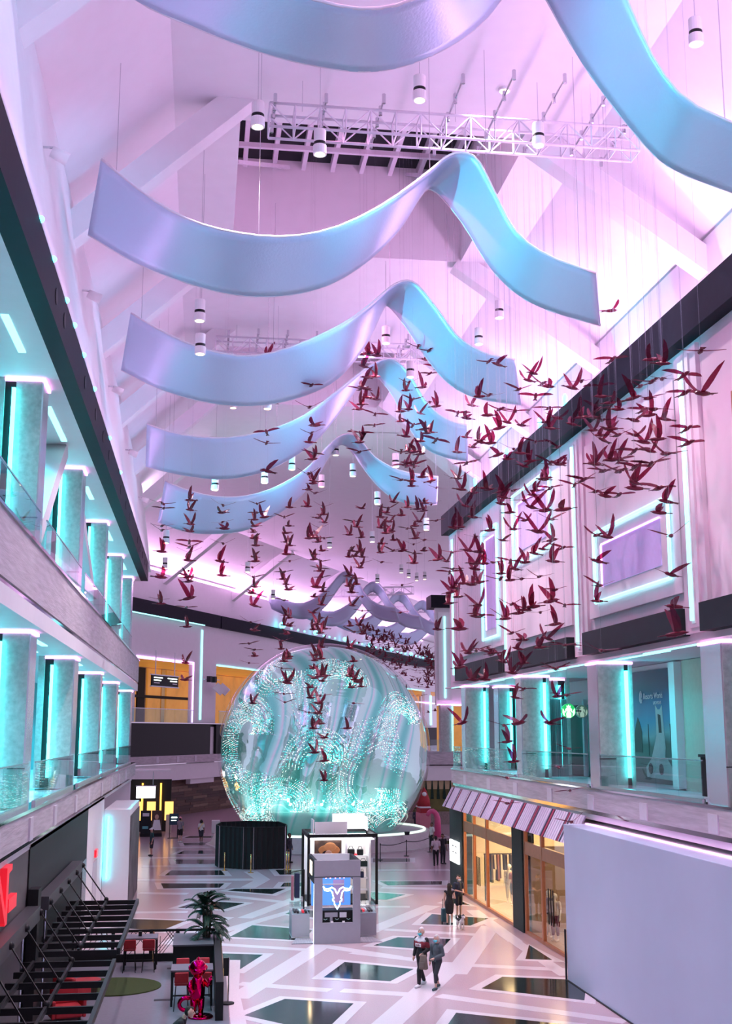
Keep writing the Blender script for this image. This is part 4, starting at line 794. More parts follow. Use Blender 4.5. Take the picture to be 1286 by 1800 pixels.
B(4.9, 5.4, Y0 + .26, Y0 + .29, .95, 1.12).build('monitor', 'kgrey', ks); B(5.1, 5.2, Y0 + .26, Y0 + .29, .55, .95).build('monitor_stand', 'kgrey', ks); B(5.48, 5.75, Y0 + .26, Y0 + .29, .93, 1.12).build('paper_box', 'greywall', ks)
for x in (4.92, 5.37, 5.82): MB().tube([(x - .07, Y0 + .24, .92 - .03), (x, Y0 + .24, .85), (x + .07, Y0 + .24, .92 - .03)], .012, 5).build('small_horn_mark', 'tealcurtain', ks)
for x in (5.15, 5.6): B(x - .05, x + .05, Y0 - .02, Y0, .78, .84).build('price_tag', 'white', ks)
for x in (4.95, 5.12, 5.32, 5.5, 5.66): MB().lathe([(.03, 0), (.03, .05)], (x, Y0 + .4, 2.38), 8).build('track_light', 'pinkled', ks)
neon = MB()
HORN = [(-.56, .36), (-.48, .26), (-.34, .27), (-.22, .32), (-.10, .26), (-.04, .14), (0, .08), (.04, .14), (.10, .26), (.22, .32), (.34, .27), (.48, .26), (.56, .36)]
HEAD = [(-.56, .36), (-.50, .22), (-.38, .19), (-.27, .22), (-.20, .14), (-.17, .02), (-.14, -.08), (-.18, -.09), (-.17, -.16), (-.12, -.18), (-.11, -.28), (-.07, -.34), (0, -.46), (.07, -.34), (.11, -.28), (.12, -.18), (.17, -.16), (.18, -.09), (.14, -.08), (.17, .02), (.20, .14), (.27, .22), (.38, .19), (.50, .22), (.56, .36)]
for nm, P in (('neon_horns', HORN), ('neon_skull', HEAD)): MB().tube([(5.375 + x * .98, Y0 + .2, 1.73 + z * 1.05) for x, z in P], .026, 7).build(nm, 'blueneon', ks, True)
for side in (-1, 1):
    xa = X0 if side < 0 else X1; t = thing('display_case', 'small grey glass-topped display case on the %s of the ram kiosk' % ('left' if side < 0 else 'right'), 'display case', (xa + side * .4, 50.2, 0), 0, 'kiosk display cases')
    a, b_ = (xa + side * .08, xa + side * .78); B(a, b_, 49.2, 50.6, .12, .95).build('cabinet', 'kgrey', t); B(a, b_, 49.25, 50.55, .05, .12).build('kick', 'white', t)
    B(a, b_, 49.2, 50.6, .95, 1.25).build('glass_top', 'glass', t)
    for q in range(5): bevel(B(a + side * (.08 + q * .11), a + side * (.16 + q * .11), 49.4 + .1 * (q % 3), 49.9 + .1 * q, .96, 1.04).build('goods', ['black', 'redgloss', 'white', 'black', 'charcoal'][q], t), .01)
    tag(MB().hull([(xa + side * .02, 48.2, .002), (xa + side * .86, 48.15, .002), (xa + side * .62, 49.2, .002), (xa + side * .02, 49.2, .002)][::1], [(xa + side * .02, 48.2, .03), (xa + side * .86, 48.15, .03), (xa + side * .62, 49.2, .06), (xa + side * .02, 49.2, .06)]).build('ribbed_mat', mat('ribbed_grey_mat', (.26, .25, .30), .7, var=.35, scale=10, stretch=(5, .01, 1))), 'ribbed grey ramp mat at the %s foot of the ram kiosk' % ('left' if side < 0 else 'right'), 'mat', 'kiosk mats')
ct = thing('hanging_clothes', 'pink and navy garments hanging on the left side of the kiosk', 'garments', (4.1, 52, 1.))
MB().tube([(3.75, 53.4, 2.05), (4.5, 53.4, 2.2)], .02, 6).build('rail', 'black', ct); B(3.95, 4.05, 53.2, 53.6, .95, 1.95).build('pink_garment', mat('dusty_pink_cloth', (.42, .16, .20), .8), ct); B(4.1, 4.3, 53.2, 53.7, 1.05, 2.05).build('navy_garment', 'navystripe', ct)
MB().tube([(4.5, 53.4, 0), (4.5, 53.4, 2.2)], .03, 6).build('upright', 'black', ct)
kb = thing('shop_unit', 'open-sided shop unit with white shelves and a hat poster behind the ram kiosk', 'shop unit', (6.8, 59.5, 0))
U0, U1, V0, V1, ZT = 5.15, 8.4, 58.6, 62., 3.1
for x in (U0, U1):
    for y in (V0, V1): B(x - .06, x + .06, y - .06, y + .06, 0, ZT).build('corner_post', 'black', kb)
for y in (V0, V1): B(U0, U1, y - .06, y + .06, ZT - .02, ZT + .14).build('top_beam', 'black', kb)
for x in (U0, U1): B(x - .06, x + .06, V0, V1, ZT - .02, ZT + .14).build('top_beam', 'black', kb)
B(U0 + .06, U1 - .06, V1 - .12, V1, 0, 3.0).build('back_wall', 'white', kb); B(U0, U1, V0, V1, -.0, .08).build('floor_plate', 'charcoal', kb)
B(U0 + .3, 7.0, V0 + .12, V0 + .18, ZT + .14, ZT + .7).build('roof_panel', 'white', kb); B(6.6, U1 - .15, V1 - .3, V1 - .24, ZT + .14, ZT + .9).build('roof_panel', 'white', kb); B(U0 + .2, U0 + .26, V0 + .1, V0 + 1.2, ZT + .14, ZT + .8).build('roof_panel', 'white', kb); B(U1 - .2, U1 - .14, V1 - 1.4, V1 - .2, ZT + .14, ZT + .8).build('roof_panel', 'white', kb)
B(U0 + .1, U1 - .1, V0 + .1, V1 - .1, 2.96, 3.0).build('light_ceiling', 'lightbox', kb)
ph = mat('foliage_print', (.14, .08, .06), .6, var=.7, scale=3)
pst = B(U0 + .3, 6.75, V0 + .3, V0 + .36, 1.5, 2.98).build('hat_poster', ph, kb)
yy = V0 + .28
MB().ball((6.15, yy, 2.48), .5, 20, 8, (1.05, .06, .52)).build('printed_hat_brim', mat('orange_felt', (.62, .25, .09), .8), pst, True); MB().ball((6.2, yy - .02, 2.62), .3, 16, 8, (1, .06, .75)).build('printed_hat_crown', mat('orange_felt_light', (.72, .32, .13), .8), pst, True)
MB().ball((6.12, yy - .035, 2.24), .22, 14, 8, (.9, .06, 1.1)).build('printed_face', 'skin', pst, True); MB().ball((6.02, yy - .025, 2.2), .3, 14, 8, (.8, .05, .9)).build('printed_hair', 'black', pst, True)
for z in (.55, 1.1, 1.62, 2.15): B(7.05, U1 - .3, V0 + .9, V0 + 1.5, z - .04, z).build('shelf', 'white', kb)
B(6.95, 7.05, V0 + .4, V1 - .2, 0, 3.).build('divider', 'white', kb); B(U1 - .3, U1 - .22, V0 + .4, V0 + 1.6, 0, 3.).build('side_panel', 'white', kb)
bag = 0
for x, z, c_, w_, h_ in ((7.3, 2.15, 'black', .35, .42), (7.75, 2.15, 'black', .3, .4), (7.9, 1.62, 'moss', .4, .36), (7.4, 1.62, 'charcoal', .3, .3), (7.85, 1.1, 'navystripe', .16, .4), (7.6, 1.1, 'copper', .3, .3), (7.5, 2.15, 'redgloss', .2, .1)):
    t = thing('handbag', ['black handbag on the top shelf of the shop unit, left one', 'black handbag on the top shelf of the shop unit, right one', 'dark green round bag on the second shelf of the shop unit', 'charcoal bag on the second shelf beside the green one', 'slim navy bag on the third shelf of the shop unit', 'copper brown bag on the third shelf of the shop unit', 'flat red pouch between the two black handbags'][bag], 'bag', (x, V0 + 1.1, z), 0, 'bags on the shop unit shelves'); bag += 1
    bevel(B(x - w_ / 2, x + w_ / 2, V0 + 1.0, V0 + 1.25, z + .002, z + h_ * .7).build('pouch', c_, t), .03)
    MB().tube([(x - w_ / 3, V0 + 1.12, z + h_ * .68), (x - w_ / 5, V0 + 1.12, z + h_), (x + w_ / 5, V0 + 1.12, z + h_), (x + w_ / 3, V0 + 1.12, z + h_ * .68)], .015, 5).build('strap', c_, t)
# ================================================================== SHOPFRONT ON THE RIGHT
SX = 13.25
def moss_pillar(y0, y1, label):
    t = thing('clad_pillar', label, 'pillar', (SX, (y0 + y1) / 2, 0), 0, 'dark clad shop pillars'); B(SX - .12, SX + .4, y0, y1, 0, 4.75).build('cladding', 'moss', t)
moss_pillar(61.2, 64.3, 'dark green textured pillar carrying a white lightbox at the shop corner'); moss_pillar(49.55, 51.2, 'dark green textured pillar between the two shop windows')
lbx = thing('menu_lightbox', 'bright white lightbox sign on the dark corner pillar', 'lightbox', (SX - .15, 62.8, 1.4))
B(SX - .2, SX - .13, 61.75, 63.95, 1.42, 2.5).build('panel', 'lightbox', lbx)
for i in range(4): B(SX - .205, SX - .2, 62.2 + (i % 2) * .7, 62.5 + (i % 2) * .7, 2.2 - .3 * (i // 2), 2.28 - .3 * (i // 2)).build('small_mark', 'charcoal', lbx)
def shopwin(label, y0, y1, mull, doors):
    t = thing('shop_window', label, 'shop window', (SX, (y0 + y1) / 2, 0), 0, 'copper framed shop windows')
    B(SX - .06, SX + .06, y0, y1, 0, .12).build('sill', 'copper', t); B(SX - .06, SX + .06, y0, y1, 3.12, 3.62).build('transom', 'copper', t); B(SX - .06, SX + .06, y0, y1, 4.5, 4.75).build('head_rail', 'copper', t)
    for y in mull: B(SX - .07, SX + .07, y - .09, y + .09, 0, 4.75).build('mullion', 'copper', t)
    for a, b_ in zip(mull[:-1], mull[1:]):
        B(SX - .01, SX + .01, a + .09, b_ - .09, .12, 3.12).build('pane', 'shopglass', t); B(SX - .01, SX + .01, a + .09, b_ - .09, 3.62, 4.5).build('transom_pane', 'shopglass', t)
    for y in doors: MB().tube([(SX - .12, y, .9), (SX - .12, y, 2.2)], .025, 6).build('door_pull', 'black', t, True)
shopwin('copper framed shop window with double doors and warm clothes display', 51.25, 61.15, [51.34, 56.2, 58.9, 61.05], [57.3, 57.6, 57.9]); shopwin('copper framed shop window beside the white hoarding', 43., 49.5, [43.1, 46.9, 49.4], [45.2, 45.5, 45.8])
si = thing('shop_interior', 'warm lit clothes shop interior behind the copper windows', 'shop', (16, 52, 0))
B(19.8, 20, 40, 64.5, 0, 4.75).build('back_wall', mat('shop_cream_wall', (.80, .66, .46), .7), si); B(13.4, 20, 64.3, 64.5, 0, 4.75).build('side_wall', mat('shop_white_wall', (.75, .68, .58), .7), si)
B(13.4, 20, 40, 64.5, 4.75, 4.9).build('shop_ceiling', 'white', si); B(13.4, 20, 40, 64.3, .002, .03).build('shop_floor', mat('pale_shop_floor', (.55, .42, .34), .3), si); B(13.45, 19.8, 49.4, 49.6, 0, 3.4).build('partition', mat('shop_brown_wall', (.36, .24, .16), .7), si)
area('shop_light', (16.6, 57, 4.7), (0, 0, 0), 4, 9, 1500, (1., .72, .38)); area('shop_light', (16.2, 45.4, 4.7), (0, 0, 0), 3, 5, 260, (1., .74, .44))
for k in range(4): MB().lathe([(.1, 0), (.1, .06)], (14.2 + k * 1.3, 45 + k * 4.2, 4.68), 10).build('ceiling_spot', 'warm', si)
rk = thing('clothes_rack', 'long rail hung with dark and pale garments inside the shop', 'clothes rack', (15.4, 58.9, 0))
MB().tube([(13.7, 58.9, 2.2), (17.6, 58.9, 2.2)], .03, 6).build('rail', 'black', rk)
for x in (13.75, 17.55): MB().tube([(x, 58.9, 0.03), (x, 58.9, 2.2)], .03, 6).build('upright', 'black', rk)
gcol = [mat('garment_%d' % i, c_, .85) for i, c_ in enumerate(((.02, .02, .025), (.10, .07, .05), (.45, .38, .30), (.03, .03, .05), (.26, .10, .08), (.6, .55, .48)))]
gname = ['black', 'brown', 'sand', 'ink blue', 'rust', 'cream']
for i in range(22):
    x = 13.9 + i * .16; h_ = 1.0 + .35 * math.sin(i * 2.3); ci = (i * 7 + i // 3) % 6
    tag(MB().hull([(x - .05, 58.62, 2.15 - h_), (x + .05, 58.62, 2.15 - h_), (x + .05, 59.18, 2.15 - h_), (x - .05, 59.18, 2.15 - h_)], [(x - .04, 58.72, 2.165), (x + .04, 58.72, 2.165), (x + .04, 59.08, 2.165), (x - .04, 59.08, 2.165)]).build('hanging_garment', gcol[ci]), '%s garment on the shop rail, %s hanger from the window' % (gname[ci], 'nearest second third fourth fifth sixth seventh eighth ninth tenth eleventh twelfth thirteenth fourteenth fifteenth sixteenth seventeenth eighteenth nineteenth twentieth penultimate last'.split()[i]), 'garment', 'garments on the shop rail')
# awning
aw = thing('striped_awning', 'fluted white awning with navy and crimson stripes over the shopfront', 'awning', (12.8, 52, 4.3))
AT, AB_ = Vector((13.0, 0, 5.22)), Vector((12.48, 0, 4.25)); ya, yb = 40.6, 62.75; fl_n = 0
y = ya; step = .135
while y < yb - .01:
    r_ = ((yb - y) % 2.02) / 2.02
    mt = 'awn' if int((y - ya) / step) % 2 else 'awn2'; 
    if .04 < r_ < .11 or .27 < r_ < .34: mt = 'navystripe'
    elif .15 < r_ < .23: mt = 'redstripe'
    o_ = .015 if int((y - ya) / step) % 2 else 0
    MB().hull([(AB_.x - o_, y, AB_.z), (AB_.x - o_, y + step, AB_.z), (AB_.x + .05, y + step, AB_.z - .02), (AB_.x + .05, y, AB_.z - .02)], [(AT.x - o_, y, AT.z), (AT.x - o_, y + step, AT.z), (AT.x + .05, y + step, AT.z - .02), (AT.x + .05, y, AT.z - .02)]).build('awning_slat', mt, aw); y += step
MB().hull([(12.48, yb, 4.25), (13.1, yb, 4.25), (13.1, yb, 5.22), (13.0, yb, 5.22)], [(12.48, yb + .04, 4.25), (13.1, yb + .04, 4.25), (13.1, yb + .04, 5.22), (13.0, yb + .04, 5.22)]).build('side_cheek', 'redstripe', aw)
# hoarding
hb = thing('white_hoarding', 'large plain white hoarding box beside the shop, cut by the right edge', 'hoarding', (12.9, 34, 0))
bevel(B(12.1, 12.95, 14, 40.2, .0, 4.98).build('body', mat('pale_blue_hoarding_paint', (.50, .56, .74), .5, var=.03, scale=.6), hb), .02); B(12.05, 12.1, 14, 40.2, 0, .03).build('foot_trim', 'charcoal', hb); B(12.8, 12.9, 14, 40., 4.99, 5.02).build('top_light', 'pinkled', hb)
B(12.95, 13.9, 14, 40.2, 4.6, 4.98).build('top_deck', 'white', hb); B(12.04, 12.09, 40.2, 40.26, 0, 1.6).build('edge_strip', 'charcoal', hb)
# red-white Santa figure stand and pink arch sculpture beyond the sphere
sb = thing('holiday_display', 'red stepped display with white trim partly hidden behind the sphere', 'display', (18.2, 99, 0))
B(17.6, 18.5, 98, 100, 0, 1.6).build('lower_block', mat('pink_plaster', (.60, .20, .26), .6), sb); B(17.65, 18.5, 98.1, 99.9, 1.6, 2.0).build('middle_block', 'red', sb); B(17.6, 18.5, 98., 100, 2., 2.1).build('white_trim', 'white', sb); MB().lathe([(.55, 2.1), (.5, 2.6), (.25, 3.3), (.06, 3.6)], (18.1, 99, 0), 14).build('figure_robe', 'red', sb, True); MB().ball((18.1, 98.75, 3.05), .2, 10, 7).build('figure_beard', 'white', sb, True)
pa = thing('arch_sculpture', 'glossy pink arched sculpture right of the sphere', 'sculpture', (17.6, 92, 0))
c0 = atz(767, 1472, 0); MB().tube([(c0.x - .25 + .45 * math.cos(a) - .1, c0.y, 1.25 + .75 * math.sin(a)) if a > 0 else (c0.x + .1, c0.y, 0) for a in [-.2, .2, .6, 1., 1.4, 1.8, 2.2, 2.6]], [.3, .24, .22, .2, .2, .19, .17, .12], 10).build('arch', mat('pink_gloss', (.75, .10, .26), .2), pa, True)
pa.location = (c0.x, c0.y, 0); pa.children[0].location = Vector((17.6, 92, 0)) - Vector((c0.x, c0.y, 0))
# ================================================================== PATIO ON THE LEFT
pt = MB().prism([(-4.4, 8), (.95, 8), (.95, 34), (1.0, 45.2), (-4.4, 45.6)], .0, .016).build('patio_floor', 'patio'); struct(pt, 'grey patio floor inside the black fence')
MB().prism([(.95, 8), (1.9, 8), (1.35, 40), (1.55, 45.1), (1.0, 45.2)], .0, .02).build('patio_kerb', 'floorw', pt)
tf = MB().prism([(-2.6 + 1.5 * math.cos(a), 41. + 1.4 * math.sin(a)) for a in [i * math.pi / 16 for i in range(32)]], .016, .05).build('turf_rug', 'turf'); tag(tf, 'oval green turf rug on the patio floor', 'rug')
for k, (x, y) in enumerate(((-.75, 43.9), (-1., 38.9))): tag(B(x - .25, x + .25, y - .12, y + .12, .016, .022).build('floor_vent', 'charcoal'), 'dark slot vent in the patio floor, ' + ['by the planter', 'beside the sculpture table'][k], 'floor vent', 'patio floor vents')
# fence with geometric panels
fe = thing('patio_fence', 'low black patio fence with diagonal bar pattern panels', 'fence', (-1.7, 45.3, 0))
FX = [-4.35, -2.95, -1.62, -.68, .55]
B(-4.4, .6, 45.25, 45.35, 1.02, 1.1).build('top_rail', 'black', fe); B(-4.4, .6, 45.22, 45.38, .02, .28).build('bottom_rail', 'black', fe)
for x in FX: B(x - .06, x + .06, 45.24, 45.36, .02, 1.1).build('post', 'black', fe)
B(-1.55, -1.5, 45.16, 45.24, .02, 1.05).build('brass_strip', 'brass', fe)
for a, b_ in zip(FX[:-1], FX[1:]):
    w_ = b_ - a
    for i in range(7):
        f = i / 7; x = a + .08 + f * (w_ - .16); h_ = .28 + .74
        if i < 4: p, q = (x, .28), (min(b_ - .06, x + .74 * .8), min(1.02, .28 + (min(b_ - .06, x + .74 * .8) - x) / .8))
        else: p, q = (x, 1.02), (min(b_ - .06, x + .74 * .8), max(.28, 1.02 - (min(b_ - .06, x + .74 * .8) - x) / .8))
        if abs(p[0] - q[0]) > .08: MB().bar((p[0], 45.3, p[1]), (q[0], 45.3, q[1]), .02, .02).build('diagonal_bar', 'black', fe)
    for i in range(3): x = a + .12 + i * .1; MB().bar((x, 45.3, .28), (x, 45.3, .62 + .12 * i), .02, .02).build('upright_bar', 'black', fe)
# planter and palm
pn = thing('black_planter', 'long black planter box at the end of the patio fence', 'planter', (0, 42, 0))
B(.56, .78, 36., 45., .016, 1.05).build('side_panel', 'black', pn); B(-.78, .56, 42.3, 44.6, .016, 1.0).build('box', 'black', pn); B(-.8, .6, 42.25, 44.65, 1., 1.05).build('top_rim', mat('planter_rim', (.07, .068, .085), .5), pn); B(.79, .82, 38., 44.9, .1, 1.05).build('brass_edge', 'brass', pn)
pm = thing('potted_palm', 'dark green palm rising from the black planter', 'palm', (.32, 43.6, 1.0))
rp_ = random.Random(5)
for k in range(3):
    dx, dy = ((0, 0), (.09, .05), (-.08, .06))[k]; MB().tube([(.32 + dx, 43.6 + dy, 1.), (.32 + dx * 1.5, 43.6 + dy, 2.0), (.32 + dx * 2., 43.6 + dy, 2.6 - k * .35)], [.05, .04, .03], 6).build('trunk', 'bark', pm)
def frond(base, az, el, L_, droop):
    n = 9; pts = []; p = Vector(base); d = Vector((math.cos(az) * math.cos(el), math.sin(az) * math.cos(el), math.sin(el)))
    for i in range(n + 1): pts.append(p.copy()); p += d * (L_ / n); d.z -= droop / n; d.normalize()
    mb = MB(); mb.tube(pts, [.014 * (1 - .8 * i / n) for i in range(n + 1)], 4)
    for i in range(1, n + 1):
        for f in (0, .5):
            if i == n and f: continue
            q = pts[i].lerp(pts[min(n, i + 1)], f); t_ = (pts[i] - pts[i - 1]).normalized(); s_ = t_.cross(Vector((0, 0, 1)))
            if s_.length < .05: s_ = Vector((1, 0, 0))
            s_.normalize(); l_ = .30 * L_ * (1 - .55 * abs(i / n - .45) * 1.6)
            for sg_ in (-1, 1):
                tip = q + (s_ * sg_ * .8 + t_ * .7 + Vector((0, 0, -.35))).normalized() * l_; mid = q.lerp(tip, .5) + Vector((0, 0, .03)); wv_ = t_ * .018
                mb.add([q - wv_, q + wv_, mid + wv_ * 1.6, tip, mid - wv_ * 1.6], [(0, 1, 2, 4), (4, 2, 3)])
    mb.build('frond', 'palm', pm)
for k in range(44):
    h_ = rp_.uniform(-.25, 1); frond((.32 + rp_.uniform(-.1, .1), 43.6 + rp_.uniform(-.1, .1), 1.35 + 1.15 * h_), rp_.uniform(0, 6.28), rp_.uniform(.35, 1.2), rp_.uniform(.6, 1.0) * (1.05 - .35 * h_), rp_.uniform(1.3, 2.2))
# high tables and stools
def high_table(label, x0, x1, y0, y1, h_=1.05):
    t = thing('high_table', label, 'table', ((x0 + x1) / 2, (y0 + y1) / 2, 0), 0, 'high patio tables')
    bevel(B(x0, x1, y0, y1, h_ - .06, h_).build('table_top', mat('table_laminate', (.10, .095, .12), .4), t), .01)
    for x in (x0 + .04, x1 - .04):
        for y in (y0 + .05, y1 - .05): B(x - .03, x + .03, y - .03, y + .03, .016, h_ - .06).build('leg', 'black', t)
    B(x0 + .04, x1 - .04, y0 + .04, y0 + .07, .3, .34).build('foot_rail', 'black', t)
high_table('dark high table at the fence with a small black box on it', -2.5, -1.35, 43.75, 44.7); high_table('dark high table beside the red sculpture', -.75, .5, 37.9, 38.9)
tag(bevel(B(-2.02, -1.9, 44.2, 44.3, 1.05, 1.2).build('napkin_box', 'black'), .01), 'small black box standing on the high table at the fence', 'box')
def stool(label, x, y, rz, group):
    t = thing('bar_stool', label, 'bar stool', (x, y, .016), rz, group)
    bevel(B(-.2, .2, -.2, .2, .70, .78).build('seat', 'red', t, world=False), .03); bevel(MB().hull([(-.21, -.22, .78), (.21, -.22, .78), (.21, -.17, .78), (-.21, -.17, .78)], [(-.2, -.27, 1.08), (.2, -.27, 1.08), (.2, -.22, 1.08), (-.2, -.22, 1.08)]).build('backrest', 'red', t, world=False), .03)
    for sx in (-1, 1):
        for sy in (-1, 1): MB().tube([(sx * .16, sy * .16, .7), (sx * .21, sy * .21, 0)], .014, 6).build('leg', 'black', t, world=False)
    for sx in (-1, 1): MB().tube([(sx * .195, -.19, .28), (sx * .195, .19, .28)], .01, 5).build('stretcher', 'black', t, world=False)
for a in (('red bar stool at the fence table, left one', -2.25, 43.45, 0), ('red bar stool at the fence table, right one', -1.62, 43.45, 0), ('red bar stool behind the sculpture table, left one', -.42, 39.35, math.pi), ('red bar stool behind the sculpture table, right one', .2, 39.35, math.pi), ('red bar stool in front of the sculpture table, left one', -.42, 37.5, 0), ('red bar stool in front of the sculpture table, half hidden right one', .25, 37.5, 0)): stool(*a, 'red bar stools')
def lounge(label, x, y, rz):
    t = thing('lounge_chair', label, 'armchair', (x, y, .016), rz, 'red lounge chairs')
    bevel(B(-.38, .38, -.36, .36, .12, .42).build('seat', 'red', t, world=False), .05); bevel(B(-.38, .38, .26, .42, .4, .85).build('backrest', 'red', t, world=False), .05)
    for s_ in (-1, 1): bevel(B(s_ * .38, s_ * .48, -.36, .4, .12, .6).build('armrest', 'red', t, world=False), .03)
    for sx in (-1, 1):
        for sy in (-1, 1): B(sx * .3 - .03, sx * .3 + .03, sy * .3 - .03, sy * .3 + .03, 0, .12).build('foot', 'black', t, world=False)
lounge('red lounge chair under the near pergola', -3.7, 38.6, 2.6); lounge('red lounge chair deeper under the near pergola', -3.6, 36.6, .3)
lt_ = thing('coffee_table', 'round low table with a red top beside the turf rug', 'table', (-3.35, 40.1, .016)); MB().lathe([(.42, .38), (.42, .43)], (-3.35, 40.1, .016), 20).build('table_top', 'red', lt_); MB().lathe([(.3, 0), (.36, .38)], (-3.35, 40.1, .016), 16).build('drum_base', 'wood3', lt_)
ssn = thing('sign_post', 'slim sign post with a dark panel on the patio kerb', 'sign post', (.95, 38.1, .02))
MB().lathe([(.2, 0), (.2, .04), (.02, .06)], (.95, 38.1, .02), 16).build('base', 'charcoal', ssn); MB().tube([(.97, 38.1, .06), (.97, 38.1, 1.35)], .022, 6).build('pole', 'chrome', ssn); B(.80, .96, 38.06, 38.1, .82, 1.33).build('panel', 'black', ssn)
# ------------------------------------------------------------------ red chrome sculpture
st = thing('chrome_sculpture', 'glossy red chrome monkey sculpture with a curled tail on a round base', 'sculpture', (.05, 36.5, 0))
SX_, SY_ = .05, 36.5
def P3(x, y, z): return (SX_ + x, SY_ + y, z)
MB().lathe([(.36, 0.016), (.36, .05), (.33, .07)], (SX_ + .1, SY_, 0), 28).build('base_disc', 'redchrome', st, True)
MB().ball(P3(0, -.02, 1.36), .24, 24, 16, (1, .95, .98)).build('head', 'redchrome', st, True); MB().ball(P3(0, -.24, 1.3), .12, 16, 10, (1.1, .6, .7)).build('muzzle', 'redchrome', st, True)
MB().tube([P3(0, -.02, 1.55), P3(.02, -.02, 1.66)], [.05, .015], 10).build('topknot', 'redchrome', st, True)
for s_ in (-1, 1): MB().ball(P3(s_ * .24, .02, 1.36), .07, 12, 8, (.5, 1, 1)).build('ear', 'redchrome', st, True)
MB().tube([P3(0, 0, .48), P3(0, 0, .62), P3(.0, .0, .85), P3(0, 0, 1.05), P3(0, 0, 1.18)], [.16, .21, .22, .17, .09], 20).build('body', 'redchrome', st, True)
for s_ in (-1, 1): MB().tube([P3(s_ * .09, 0, .55), P3(s_ * .11, -.03, .3), P3(s_ * .1, 0, .12)], [.12, .085, .07], 14).build('leg', 'redchrome', st, True); MB().ball(P3(s_ * .1, -.06, .12), .09, 14, 8, (1, 1.5, .7)).build('foot', 'redchrome', st, True)
MB().tube([P3(.16, 0, 1.0), P3(.30, -.04, .88), P3(.34, -.12, .98)], [.08, .07, .06], 12).build('arm', 'redchrome', st, True); MB().ball(P3(.34, -.14, 1.04), .075, 12, 8).build('hand', 'redchrome', st, True); MB().tube([P3(.36, -.15, 1.08), P3(.38, -.16, 1.16)], .025, 8).build('finger', 'redchrome', st, True)
MB().tube([P3(-.16, 0, 1.0), P3(-.24, -.08, .85), P3(-.18, -.16, .75)], [.08, .07, .06], 12).build('arm', 'redchrome', st, True); MB().ball(P3(-.16, -.18, .73), .07, 12, 8).build('hand', 'redchrome', st, True)
MB().tube([P3(-.05, .1, .42), P3(-.2, .12, .52)] + [P3(-.32 + .19 * math.cos(a), .1, .36 + .17 * math.sin(a)) for a in [1.2 + i * .45 for i in range(10)]], [.05, .055] + [.06] * 10, 12).build('tail', 'redchrome', st, True)
# ------------------------------------------------------------------ pergolas
def pergola(label, y0, y1, ns, tie_ys):
    t = thing('black_pergola', label, 'pergola', (-3., (y0 + y1) / 2, 2.3), 0, 'black slatted pergolas'); z = 2.3
    MB().bar((-2.06, y0, z), (-2.06, y1, z), .09, .16).build('outer_beam', 'black', t); MB().bar((-3.1, y0, z + .02), (-3.1, y1, z + .02), .06, .12).build('middle_beam', 'black', t); MB().bar((-4.05, y0, z + .02), (-4.05, y1, z + .02), .06, .12).build('inner_beam', 'black', t)
    for i in range(ns):
        y = y0 + (y1 - y0) * i / (ns - 1); B(-4.34, -2.1, y - .045, y + .045, z - .1, z + .04).build('slat', 'black', t)
    bm = MB().bar((-4.2, y0 + 1., 3.42), (-4.2, y1 + .7, 3.42), .34, .36).build('wall_beam', mat('dark_grey_steel', (.05, .048, .055), .4), t)
    for y in tie_ys:
        MB().tube([(-4.02, y + .9, 3.44), (-3.1, y, z + .1)], .022, 6).build('tie_rod', 'black', t); MB().ball((-4.02, y + .9, 3.44), .09, 8, 6).build('rod_end', 'black', t, True); MB().ball((-3.1, y, z + .1), .08, 8, 6).build('rod_end', 'black', t, True)
pergola('black slatted pergola with tie rods, farther one by the mural column', 33.9, 43.6, 9, (43.4, 41.2, 38.8, 36.6, 34.2)); pergola('black slatted pergola with tie rods, nearer one cut by the bottom edge', 22., 32.4, 9, (32.2, 29.6, 27.2, 24.8, 22.4))
tag(B(-4.36, -4.1, 33.15, 33.75, .016, 4.).build('black_column', 'black'), 'black square column between the two pergolas', 'column')
for k, y in enumerate((31.3, 35.6)): tag(MB().tube([(-4.2, y, .016), (-4.2, y, 3.2)], .035, 6).build('steel_upright', 'chrome'), 'thin steel upright behind the ' + ['nearer', 'farther'][k] + ' pergola', 'upright', 'steel uprights')
# red sign letters
sl = thing('red_sign_letters', 'red illuminated sign letters on the wall above the near pergola', 'sign', (-4.35, 29., 4.))
for pts in ([(27.2, 4.9), (27.45, 4.95), (27.45, 3.85), (27.2, 3.8)], [(27.45, 4.95), (27.75, 4.95), (28.75, 4.05), (28.75, 3.8)], [(28.75, 5.0), (29.5, 5.02), (29.5, 4.9), (29.05, 4.86), (29.05, 3.75), (28.75, 3.75)]):
    MB().hull([(-4.42, y, z) for y, z in pts], [(-4.26, y, z) for y, z in pts]).build('letter_stroke', 'redgloss', sl)
B(-4.42, -4.28, 29.35, 30.55, 3.95, 4.25).build('small_letter_bar', 'redgloss', sl)
# ================================================================== RED BIRDS
def wing_mesh(up):
    # right wing, root at origin, spreading to +x, leading edge toward +y (flight direction)
    mb = MB(); P = [(0, .07, 0), (.13, .11, .02 + up * .05), (.32, .09, .03 + up * .15), (.50, .0, .02 + up * .27), (.60, -.10, up * .34)]
    Q = [(0, -.04, 0), (.12, -.055, 0 + up * .04), (.28, -.07, up * .125), (.44, -.10, up * .235), (.595, -.115, up * .34)]
    th = .008; V = []
    for a, b in zip(P, Q): V += [a, b, (a[0], a[1], a[2] - th), (b[0], b[1], b[2] - th)]
    F_ = []
    for i in range(len(P) - 1):
        o = i * 4; q = o + 4; F_ += [(o, o + 1, q + 1, q), (o + 2, q + 2, q + 3, o + 3), (o, q, q + 2, o + 2), (o + 1, o + 3, q + 3, q + 1)]
    F_ += [(0, 2, 3, 1), (16, 17, 19, 18)]
    return mb.add(V, F_)
